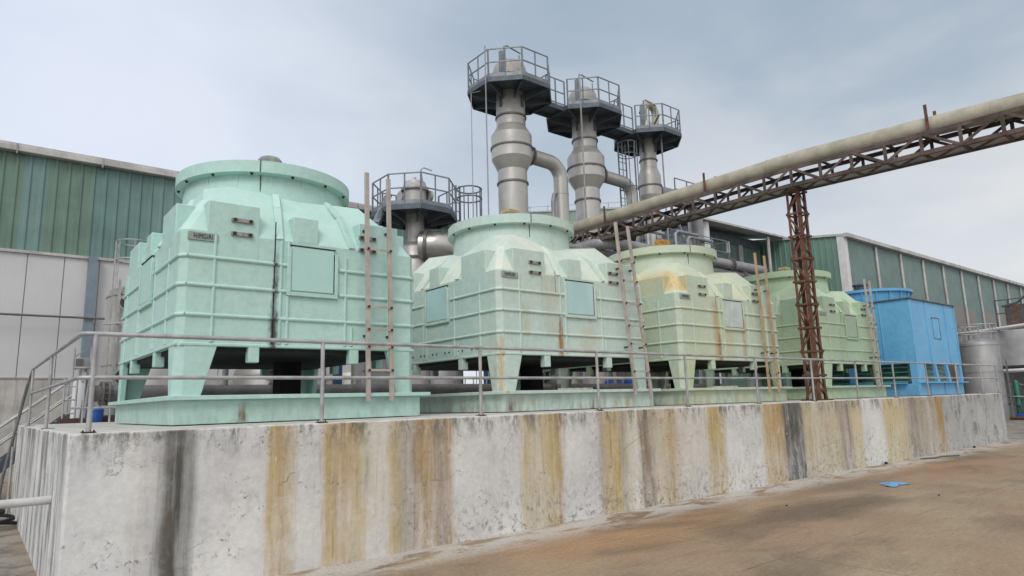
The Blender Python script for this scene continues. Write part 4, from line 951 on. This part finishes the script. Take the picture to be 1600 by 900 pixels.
for x in (1.62, 2.1): MB().bar((x, 10.4, 0), (x, 10.4, 5.85), .03, .03).build('rail', 'rail', cl)
q = MB()
for z in (5.85, 5.4): q.tube([(2.0+.36*math.cos(a), 10.4+.36*math.sin(a), z) for a in [2*math.pi*i/20 for i in range(21)]], .016, 6)
for k in range(3): a = 2.6+k*1.; q.bar((2.0+.36*math.cos(a), 10.4+.36*math.sin(a), 4.7), (2.0+.36*math.cos(a), 10.4+.36*math.sin(a), 5.85), .015, .02)
q.build('cage', 'rail', cl)
tank(5.55, 10.8, .95, 2.95, 'short steel tank with a round manway glimpsed under the bright mint tower', man=((-1.9, 2.72),))
tank(8.1, 10.9, .9, 2.85, 'short steel tank standing behind the middle of the bright mint tower')
tank(10.9, 10.6, .7, 2.9, 'short grey tank seen between the legs of the faded mint tower', 'pipe_grey')
tank(13.6, 10.7, .75, 2.85, 'small tank behind the right legs of the faded mint tower', 'pipe_grey')
box = thing('steel_cabinet', 'grey steel cabinet seen low behind the ladder of the bright mint tower', 'cabinet', (7.4, 8.4, 0))
MB().box(6.9, 7.75, 8.0, 8.7, 1.7, 2.95).build('cabinet_body', 'pipe_grey', box, .01)
MB().box(6.88, 7.77, 7.985, 8.0, 2.3, 2.32).box(6.88, 7.77, 7.985, 8.0, 2.65, 2.67).build('band', 'pipe_dark', box)
for x in (6.95, 7.7): MB().box(x-.03, x+.03, 8.02, 8.08, 0, 1.7).build('leg', 'rail', box)
for i, (x, y) in enumerate(((6.35, 8.3), (8.1, 9.3), (11.2, 8.5))):
    tag(MB().box(x-.09, x+.09, y-.09, y+.09, 0, 3.6).build('steel_post', 'navy', loc=(x, y, 0)), ('navy blue post seen low behind the right half of the bright mint tower', 'navy blue post behind the gap between the first two towers', 'navy blue post behind the left legs of the faded mint tower')[i], 'post', 'navy posts behind the towers')
rnd = random.Random(3)
for i, (x, lab) in enumerate(((4.8, 'under the left half of the bright mint tower'), (6.0, 'under the middle of the bright mint tower'), (9.7, 'under the left half of the faded mint tower'), (13.0, 'under the right half of the faded mint tower'), (15.6, 'under the yellowed tower'))):
    v = thing('guard_frame', 'small white pipe railing seen '+lab, 'railing', (x, 8.2, 0), 'small pipe railings behind the towers')
    q = MB()
    for k in range(4): q.tube([(x+k*.38, 8.2, 1.2), (x+k*.38+(.1 if k % 2 else 0), 8.2, 2.5)], .018, 8)
    for z in (2.0, 2.5): q.tube([(x-.05, 8.2, z), (x+1.25, 8.2, z)], .018, 8)
    q.build('bars', 'rail', v)
for i, (x, r_) in enumerate(((5.0, .18), (12.2, .2))):
    v = thing('valve', ('valve with black hoses on the header pipe under the bright mint tower', 'valve with curled hoses on the header pipe under the faded mint tower')[i], 'valve', (x, 6.9, 2.3))
    MB().lathe((x, 6.95, 2.3), [(.07, -.05), (.07, .12), (.1, .12), (.1, .16), (.03, .16), (.03, .3), (.11, .3), (.11, .32), (0.0, .32)], 14).build('body', 'bolt', v)
    q = MB()
    for k in range(4):
        q.tube([(x-.1+.08*k, 6.95, 2.3), (x-.2+.1*k, 6.9, 2.55+.03*k), (x-.4+.12*k, 6.9, 2.5), (x-.5+.1*k, 6.9, 2.25)], .014, 6)
    q.build('hose', 'black', v)
# blue pumps seen below the yellowed tower
for i, x in enumerate((16.4, 17.35, 18.6)):
    v = thing('pump', ('blue pump motor under the middle of the yellowed tower', 'blue pump motor under the right half of the yellowed tower', 'blue pump motor behind the right ladder foot of the yellowed tower')[i], 'pump', (x, 8.2, 0), 'blue pump motors')
    MB().lathe((x, 8.2, 2.22), [(.0, -.34), (.19, -.34), (.19, .2), (.12, .26), (.12, .4), (0, .4)], 20, 'x').build('motor_body', 'blue_eq', v)
    q = MB()
    for k in range(10): 
        a = k*math.pi/5; q.bar((x-.3, 8.2+.2*math.cos(a), 2.22+.2*math.sin(a)), (x+.18, 8.2+.2*math.cos(a), 2.22+.2*math.sin(a)), .012, .03)
    q.build('cooling_fins', 'blue_eq', v); MB().box(x-.3, x+.3, 8.0, 8.4, 0, 2.03).build('pedestal', 'concwall', v)
for i, x in enumerate((19.0, 20.1)):
    pass
for i, (x, w_) in enumerate(((19.6, .9),)):
    v = thing('gauge_board', 'dark board with a row of white gauges behind the lattice post foot', 'gauge board', (x, 7.9, 0))
    MB().box(x-.55, x+.55, 7.9, 7.98, 1.3, 2.70).build('board', 'black', v)
    q = MB()
    for k in range(4): q.lathe((x-.38+.25*k, 7.9, 2.6), [(0., 0), (.08, 0), (.08, -.03), (0, -.03)], 14, 'y')
    q.build('gauge', 'white_panel', v)
    for dx in (-.3, .3): MB().tube([(x+dx, 7.85, 1.3), (x+dx, 7.85, 2.3)], .02, 8).build('pipe', 'rail', v)
    for dx in (-.5, .5): MB().bar((x+dx, 7.94, 0), (x+dx, 7.94, 1.3), .05, .05).build('leg', 'deck', v)
# timber scraps on the basin lips
for i, (x, y, a) in enumerate(((8.0, 1.42, .1), (12.75, 1.5, -.05))):
    q = MB().bar((x-.45, y, 1.98), (x+.45, y+a, 1.985), .09, .03)
    tag(q.build('timber_scrap', 'timber', loc=(x, y, 1.96)), ('pale offcut of wood lying on the basin lip of the faded mint tower', 'pale offcut of wood lying on the basin lip of the yellowed tower')[i], 'offcut')

# ------------------------------------------------------------------ left shed with teal cladding
def corrugated(x0, x1, y, z0, z1, per=.32, dep=.035, axis='x', sgn=-1, ztop=None):
    mb = MB(); n = int(abs(x1-x0)/per); L_ = []
    for i in range(n):
        a = x0+(x1-x0)*i/n; p_ = (x1-x0)/n
        L_ += [(a, 0), (a+p_*.62, 0), (a+p_*.72, dep), (a+p_*.90, dep)]
    L_.append((x1, 0))
    zt = (lambda u: z1) if ztop is None else ztop
    f = (lambda u, d, z: (u, y+sgn*d, z)) if axis == 'x' else (lambda u, d, z: (y+sgn*d, u, z))
    v = [f(u, d, z0) for u, d in L_]+[f(u, d, zt(u)) for u, d in L_]; m_ = len(L_)
    return mb.add(v, [(i, i+1, m_+i+1, m_+i) for i in range(m_-1)])
def shed_left():
    t = thing('factory_shed', 'long shed at left with teal corrugated upper wall over light grey panels', 'factory building', (-6, 16, 0))
    X0, X1, Y = -26, 15.2, 16.0
    MB().box(X0, X1, Y+.02, Y+22, 0, 9.40).build('core', 'deck', t)
    corrugated(X0, X1, Y-.02, 6.52, 9.46).build('upper_cladding', 'cladA', t)
    w_ = MB(); x = -25.05
    while x < X1:
        if not (1.4 < x < 1.7): w_.box(x+.012, min(x+.90, X1)-.012 if x > -50 else 0, Y-.05, Y, 2.86, 6.46)
        x += .90+.0
    w_.build('wall_panel', 'white_panel', t)
    MB().box(X0, X1, Y-.02, Y+.0, 2.8, 6.5).build('panel_joint', 'pipe_grey', t)
    MB().box(X0, X1, Y-.10, Y-.0, 0, 2.82).build('dado_wall', 'dado', t, .01)
    MB().box(X0, X1, Y-.13, Y, 2.82, 2.86).build('sill', 'gutter', t)
    MB().box(X0, X1+.1, Y-.12, Y-.05, 6.44, 6.52).build('drip_trim', 'gutter', t)
    MB().box(X0, X1+.3, Y-.28, Y-.04, 9.42, 9.60).build('gutter', 'gutter', t, .02)
    x = -24
    while x < X1:
        MB().box(x-.02, x+.02, Y-.3, Y+.1, 9.34, 9.63).build('gutter_bracket', 'pipe_grey', t); x += 2.15
    MB().loft([[(X0, Y-.2, 9.60), (X1+.2, Y-.2, 9.60), (X1+.2, Y+11, 12.4), (X0, Y+11, 12.4)], [(X0, Y-.2, 9.68), (X1+.2, Y-.2, 9.68), (X1+.2, Y+11, 12.48), (X0, Y+11, 12.48)]]).build('roof', 'gutter', t)
    MB().box(1.64, 1.87, Y-.30, Y-.06, 0, 6.5).build('column', 'bluegrey', t)
    q = MB().tube([(X0, Y-.36, 4.62), (2.15, Y-.36, 4.60)], .032, 8)
    q.build('conduit', 'pipe_dark', t)
    MB().tube([(5.05, Y-.1, 8.35), (4.9, Y-.6, 8.45), (4.75, Y-.9, 8.5)], .05, 8).build('lamp_bracket', 'deck', t)
shed_left()

# dark green shed with overhanging eave, behind the yellowed tower
def shed_mid():
    t = thing('factory_shed', 'dark green shed under an overhanging roof, right of the truss end', 'factory building', (31, 12, 0))
    MB().box(27.2, 34.0, 12.6, 26, 0, 10.0).build('wall', 'cladB', t)
    corrugated(32.0, 34.0, 12.58, 3, 10.0, .3, .04).build('cladding', 'cladB', t)
    MB().box(27.2, 32.0, 12.52, 12.6, 3, 9.98).build('wall_band', 'cladB', t)
    MB().box(31.6, 32.0, 12.4, 12.6, 0, 10.0).build('column', 'pipe_grey', t)
    MB().loft([[(26.9, 11.3, 10.50), (35.0, 11.3, 10.56), (35, 26, 13.6), (26.9, 26, 13.6)], [(26.9, 11.3, 10.6), (35.0, 11.3, 10.66), (35, 26, 13.7), (26.9, 26, 13.7)]]).build('roof', 'gutter', t)
    MB().box(27.2, 34, 12.5, 26, 10., 10.5).build('soffit', 'deck', t)
    MB().box(27.35, 27.6, 11.5, 11.7, 0, 10.5).build('downpipe', 'trim', t)
    MB().tube([(33.3, 11.6, 0), (33.3, 11.6, 10.5)], .09, 10).build('downpipe', 'gutter', t)
    MB().box(29.9, 30.1, 12.0, 12.1, 9.3, 9.9).build('lamp', 'trim', t)
shed_mid()
def shed_right():
    t = thing('factory_shed', 'long grey-green shed with white downpipes stretching away at right', 'factory building', (60, 8, 0))
    X0, Y = 34.6, 8.1
    zt = lambda y: 10.0+(y-Y)*.14
    MB().add([(X0+.05, Y+.05, 0), (110, Y+.05, 0), (110, Y+30, 0), (X0+.05, Y+30, 0), (X0+.05, Y+.05, 9.95), (110, Y+.05, 9.95), (110, Y+14, 11.9), (X0+.05, Y+14, 11.9), (110, Y+30, 9.95), (X0+.05, Y+30, 9.95)],
             [(0, 1, 5, 4), (4, 5, 6, 7), (7, 6, 8, 9), (0, 4, 7, 9, 3), (1, 2, 8, 6, 5), (2, 3, 9, 8)]).build('core', 'cladCf', t)
    corrugated(Y+.3, Y+16, X0, 0, 10, .33, .04, 'y', -1, zt).build('gable_cladding', 'cladC', t)
    f_ = MB().box(X0, 110, Y-.03, Y+.04, 0, 9.9); f_.build('long_wall', 'cladCf', t)
    MB().box(X0-.09, X0+.30, Y-.09, Y+.28, 0, 10.05).build('corner_board', 'trim', t)
    for x in [38.3+3.35*i for i in range(21)]:
        MB().tube([(x, Y-.10, 0), (x, Y-.10, 9.8)], .075, 10).build('downpipe', 'gutter', t)
    MB().box(X0-.1, 110, Y-.30, Y-.02, 9.90, 10.10).build('gutter', 'gutter', t)
    MB().box(X0-.14, X0+.1, Y+.28, Y+16, 9.95, 10.1).build('barge_trim', 'gutter', t) if False else None
    q = MB(); q.bar((X0-.06, Y-.1, 10.02), (X0-.06, Y+16, 10.02+16.1*.14), .12, .12); q.build('barge_trim', 'gutter', t)
shed_right()
def shed_far():
    t = thing('factory_shed', 'pale green corrugated shed roof edge glimpsed between the tall columns', 'factory building', (36, 28, 0))
    zt = lambda y: 15.6+(y-23.4)*.215; ya, yb = 23.2, 38.0
    corrugated(yb, ya, 36.0, 0, 12, .35, .05, 'y', -1, zt).build('cladding', 'cladD', t)
    MB().add([(36.1, ya, 0), (37.5, ya, 0), (37.5, yb, 0), (36.1, yb, 0), (36.1, ya, zt(ya)), (37.5, ya, zt(ya)), (37.5, yb, zt(yb)), (36.1, yb, zt(yb))], [(0, 1, 5, 4), (1, 2, 6, 5), (2, 3, 7, 6), (3, 0, 4, 7), (4, 5, 6, 7)]).build('core', 'cladD', t)
    q = MB()
    q.bar((35.95, ya, zt(ya)+.05), (35.95, yb, zt(yb)+.05), .1, .12)
    for i in range(7): y = ya+.3+i*2.3; q.bar((35.95, y, zt(y)), (35.95, y, zt(y)+.5), .05, .05)
    q.bar((35.95, ya, zt(ya)+.5), (35.95, yb, zt(yb)+.5), .04, .04)
    q.build('edge_rail', 'gutter', t)
shed_far()

# ------------------------------------------------------------------ right end: tank, concrete block, silver pipes, skid
t = tank(44.5, 5.5, .95, 4.5, 'weathered stainless tank beyond the far end of the plinth', 'tank_steel', grp=None)
q = MB()
for i in range(9):
    a = i*math.pi*2/9; q.bar((44.5+.9*math.cos(a), 5.5+.9*math.sin(a), 4.5), (44.5+.9*math.cos(a), 5.5+.9*math.sin(a), 5.4), .05, .05)
for z in (4.95, 5.4): q.tube([(44.5+.9*math.cos(a), 5.5+.9*math.sin(a), z) for a in [2*math.pi*i/24 for i in range(25)]], .035, 6)
q.build('guard_rail', 'rail', t)
MB().bar((44.9, 4.45, 0), (44.9, 4.45, 3.4), .05, .05).bar((45.2, 4.5, 0), (45.2, 4.5, 3.4), .05, .05).build('ladder', 'rail_dark', t)
cb = thing('concrete_building', 'open-fronted concrete building with a stained upper wall at the right edge', 'building', (50, 3, 0))
MB().box(46.8, 58, -3, 6.3, 3.05, 5.15).build('upper_wall', 'concwall', cb, .02)
for x, y in ((46.95, 6.1), (46.95, 2.2), (46.95, -2.8), (52, 2.2)): MB().box(x-.12, x+.12, y-.15, y+.15, 0, 3.05).build('column', 'pipe_grey', cb)
MB().box(57, 57.2, -3, 6.3, 0, 3.05).box(47, 57, 6.1, 6.3, 0, 3.05).build('rear_wall', 'white_panel', cb)
eq = thing('rooftop_unit', 'white box unit with piping on top of the concrete building at the right edge', 'rooftop equipment', (50, 3, 5.15))
MB().box(48.0, 51, 1.4, 3.3, 6.2, 8.0).build('housing', 'white_panel', eq, .03)
MB().lathe((49.5, 2.3, 8.0), [(.5, 0), (.5, .35), (.2, .5)], 20).build('cowl', 'deck', eq)
MB().box(48, 51, 1.35, 3.35, 5.75, 6.2).build('base', 'black', eq)
for y in (1.5, 3.2): MB().bar((48.1, y, 5.15), (48.1, y, 5.8), .12, .12).build('leg', 'deck', eq)
MB().box(47.6, 48.4, 3.7, 4.8, 5.15, 6.7).build('masonry_pier', 'brick', eq)
q = MB()
for i in range(4): q.bar((47.2, 3.2+i*.65, 5.15), (47.2, 3.2+i*.65, 7.0), .07, .07)
for z in (6.2, 7.0): q.bar((47.2, 3.2, z), (47.2, 5.2, z), .06, .06)
q.tube([(47.1, 4.8, 6.6), (47.1, 4.0, 6.75), (47.1, 3.6, 7.1), (47.1, 2.9, 7.1)], .07, 8)
q.build('pipework', 'deck', eq)
silver = []
tag(MB().tube([(50.9, 10.0, 5.32), (46.4, 4.6, 5.27), (41.2, -1.6, 5.22)], .10, 14).build('silver_pipe', 'silver', loc=(46, 4, 5.2)), 'upper bright silver pipe crossing above the stainless tank', 'pipe', 'silver lagged pipes at right')
tag(MB().tube([(46.3, 5.6, 2.72), (42.5, -.9, 2.76)], .11, 14).build('silver_pipe', 'silver', loc=(46, 4, 2.7)), 'lower bright silver pipe under the stained concrete wall at the right edge', 'pipe', 'silver lagged pipes at right')
sk = thing('pump_skid', 'green and black pump skid on a blue frame at the right edge', 'pump skid', (47, 3, 0))
MB().box(45.2, 49, 1.5, 4.4, .12, .30).build('frame', 'blue_eq', sk)
MB().lathe((45.6, 4.3, .3), [(.15, 0), (.15, 1.75), (.08, 1.9)], 18).build('vessel', 'green_eq', sk)
MB().lathe((46.3, 3.3, .3), [(.35, 0), (.35, .8), (.22, .95), (.22, 1.5), (.1, 1.6)], 18).build('pump_body', 'black', sk)
MB().lathe((46.6, 1.9, .3), [(.28, 0), (.28, .7), (.12, .8)], 18).build('pump_body', 'deck', sk)
rnd = random.Random(8)
for i in range(22):
    y = .6+i*.17; h = .6+rnd.random()*1.4; MB().tube([(45.4+.2*(i % 3), y, .3), (45.4+.2*(i % 3), y, h), (45.4+.2*(i % 3), y+.3, h+.1), (45.4+.2*(i % 3), y+.8, h+.1)], .035, 8).build('pipe', ('green_eq', 'deck', 'rail', 'pipe_grey')[i % 4], sk)
tag(MB().tube([(44.6, 4.6, .1), (43.0, .5, .1), (41, -3, .1)], .09, 10).build('ground_pipe', 'rust', loc=(43, 1, .1)), 'rust coloured pipe on the ground by the pump skid', 'pipe')
tag(MB().tube([(44.9, 3.1, .45), (43.6, .2, .45), (42, -2.5, .45)], .12, 10).build('ground_pipe', 'motor_tan', loc=(44, 1, .4)), 'pale yellow pipe lying by the pump skid', 'pipe')

# ------------------------------------------------------------------ left clutter
tag(MB().tube([(-5, 1.2, .905), (.004, 1.2, .895)], .044, 16).build('outlet_pipe', 'pipe_white', loc=(0, 1.2, .9)), 'light grey pipe entering the left flank of the plinth', 'pipe')
tag(MB().tube([(-9, 8.4, .55), (-.2, 8.4, .55)], .07, 12).build('water_pipe', 'pipe_red', loc=(-1, 8.4, .55)), 'dark red pipe at the left edge of the picture', 'pipe')
hs = [(-.35+.42*math.cos(a)*(1-.05*a), 6.3+.3*math.sin(a), .04+.02*a) for a in [i*.5 for i in range(26)]]
tag(MB().tube(hs+[(-1.6, 6.6, .35), (-4, 7, .4)], .03, 8).build('hose', 'black', loc=(-.4, 6.3, 0)), 'coiled dark hose on the ground left of the plinth', 'hose')
st = thing('staircase', 'grey steel staircase with double handrails descending to the left behind the plinth', 'staircase', (.3, 10.5, 0))
A_, B_ = Vector((1.0, 0, 1.72)), Vector((-1.15, 0, -.05))
for y in (10.2, 11.1):
    MB().bar((A_.x, y, A_.z-.0), (B_.x, y, B_.z), .04, .22).build('stringer', 'deck', st)
    for h in (.86, .5): MB().tube([(A_.x, y, A_.z+h), (B_.x, y, B_.z+h)], .024, 8).build('handrail', 'rail', st)
    for f in (.05, .45, .9):
        p_ = A_.lerp(B_, f); MB().tube([(p_.x, y, p_.z), (p_.x, y, p_.z+.86)], .02, 8).build('post', 'rail', st)
for i in range(9):
    p_ = A_.lerp(B_, (i+.5)/9); MB().box(p_.x-.14, p_.x+.14, 10.22, 11.08, p_.z, p_.z+.03).build('tread', 'deckrail', st)
MB().box(.95, 2.1, 10.1, 11.2, 1.68, 1.74).build('landing', 'deck', st)
for x in (1.05, 2.05):
    MB().bar((x, 10.15, 0), (x, 10.15, 1.68), .08, .08).build('leg', 'deck', st)
for x, h in ((1.02, 1.55), (1.4, 1.0)):
    MB().tube([(x, 10.9, 1.74), (x, 10.9, 1.74+h)], .018, 8).build('post', 'rail', st)
MB().tube([(1.02, 10.9, 3.1), (1.35, 10.9, 3.35), (1.35, 10.9, 1.74)], .018, 8).build('post', 'rail', st)
MB().tube([(1.02, 10.9, 2.8), (1.35, 10.9, 2.95)], .016, 8).build('handrail', 'rail', st)
sl_ = thing('step_ladder', 'pale ladder frame with rungs between the staircase and the dosing tank', 'ladder', (.85, 9.4, 0))
for x in (.74, .96): MB().tube([(x, 9.3, 0), (x, 9.3, 2.55)], .018, 8).build('rail', 'rail', sl_)
for i in range(8): MB().tube([(.74, 9.3, .4+i*.28), (.96, 9.3, .4+i*.28)], .013, 8).build('rung', 'rail', sl_)
dz = thing('dosing_tank', 'small pale tank with a boxed mixer motor on top, left of the bright mint tower', 'tank', (1.1, 9.6, 0))
MB().lathe((1.08, 9.75, 0), [(.16, 0), (.16, 2.45), (.12, 2.52)], 24).build('vessel', 'white_panel', dz)
MB().lathe((1.10, 9.6, 2.48), [(.05, 0), (.05, .27)], 14).build('shaft', 'steel_hi', dz)
MB().box(.98, 1.18, 9.5, 9.7, 2.79, 2.98).build('mixer_motor', 'pipe_grey', dz, .01)
MB().box(.92, 1.06, 9.49, 9.55, 2.80, 2.96).build('terminal_box', 'pipe_dark', dz)
MB().box(.90, 1.30, 9.45, 9.75, 2.75, 2.79).build('mount', 'rail', dz)
for i, (xa, xb) in enumerate(((.98, 1.10), (1.10, 1.16))):
    tag(MB().bar((xa, 9.0, 1.0), (xb, 9.0, 2.55-.25*i), .045, .045).build('leaning_bar', 'deck', loc=(xa, 9, 0)), ('left one of two dark bars leaning behind the handrail corner', 'right one of two dark bars leaning behind the handrail corner')[i], 'steel bar')
tag(MB().lathe((1.30, 9.1, 0), [(.14, 1.2), (.155, 1.25), (.155, 1.84), (.165, 1.85), (.13, 1.93), (.0, 1.93)], 24).box(1.15, 1.45, 9.0, 9.2, 0, 1.2).build('drum', 'blue_eq', loc=(1.30, 9.1, 0)), 'blue plastic drum low behind the handrail at left', 'drum')
bn = thing('basin_frame', 'white pipe frame beside the blue drum near the bright mint tower', 'frame', (1.4, 8.6, 0))
for x in (1.02, 1.5, 1.62, 2.2): MB().tube([(x, 8.6, 0), (x, 8.6, 1.9 if x > 1.1 else 2.62)], .02, 8).build('post', 'rail', bn)
MB().tube([(.8, 8.6, 1.9), (2.4, 8.6, 1.9)], .022, 8).build('bar', 'rail', bn)
tag(MB().box(.7, 2.9, 9.2, 9.24, 0, 1.70).build('low_kerb_wall', 'maroon', loc=(2, 9.2, 0)), 'dark red painted low wall behind the plinth corner at left', 'wall')

# ------------------------------------------------------------------ litter on the yard
import bmesh as _b
rg = MB(); rnd = random.Random(12); N_ = 12; V_ = []; F_ = []
for j in range(N_):
    for i in range(N_):
        u, v = i/(N_-1)-.5, j/(N_-1)-.5; a = math.atan2(v, u); rr_ = 1-.25*math.sin(3*a)-.15*math.cos(5*a)
        V_.append((13.15+u*.55*rr_+v*.12, -1.78+v*.34*rr_, .012+.05*abs(math.sin(u*9+v*4))*max(0, 1-3*(u*u+v*v))))
for j in range(N_-1):
    for i in range(N_-1): F_.append((j*N_+i, j*N_+i+1, (j+1)*N_+i+1, (j+1)*N_+i))
rg.add(V_, F_, True)
tag(rg.build('rag', 'rag', loc=(13.15, -1.78, 0)), 'crumpled light blue rag lying on the brown yard', 'rag')
tag(MB().tube([(18.6, -.3, .02), (19.0, -.5, .03), (19.6, -.45, .02), (20.1, -.7, .02)], .018, 8).build('hose_scrap', 'pipe_dark', loc=(19, -.5, 0)), 'short dark hose scrap lying near the far half of the plinth', 'hose')
for i, (x, y, r_) in enumerate(((17.0, -.10, .06), (23.2, -.12, .06), (9.6, -1.6, .022), (12.2, -2.9, .022))):
    q = MB(); rings = []
    for k in range(5):
        ph = k/4*math.pi; rings.append([(x+r_*math.sin(ph)*math.cos(a)*(1+.3*math.sin(3*a+k)), y+r_*.7*math.sin(ph)*math.sin(a), max(.004, r_*.5-r_*.55*math.cos(ph))) for a in [i_*math.pi/4 for i_ in range(8)]])
    q.loft(rings, False, False)
    tag(q.build('debris_lump', 'bolt', loc=(x, y, 0)), ('dark lump at the plinth foot below the whitest far stretch', 'dark lump at the plinth foot near its grey far end', 'dark crumb on the yard in front of the second handrail bay of stains', 'dark crumb furthest from the plinth on the brown yard')[i], 'debris')
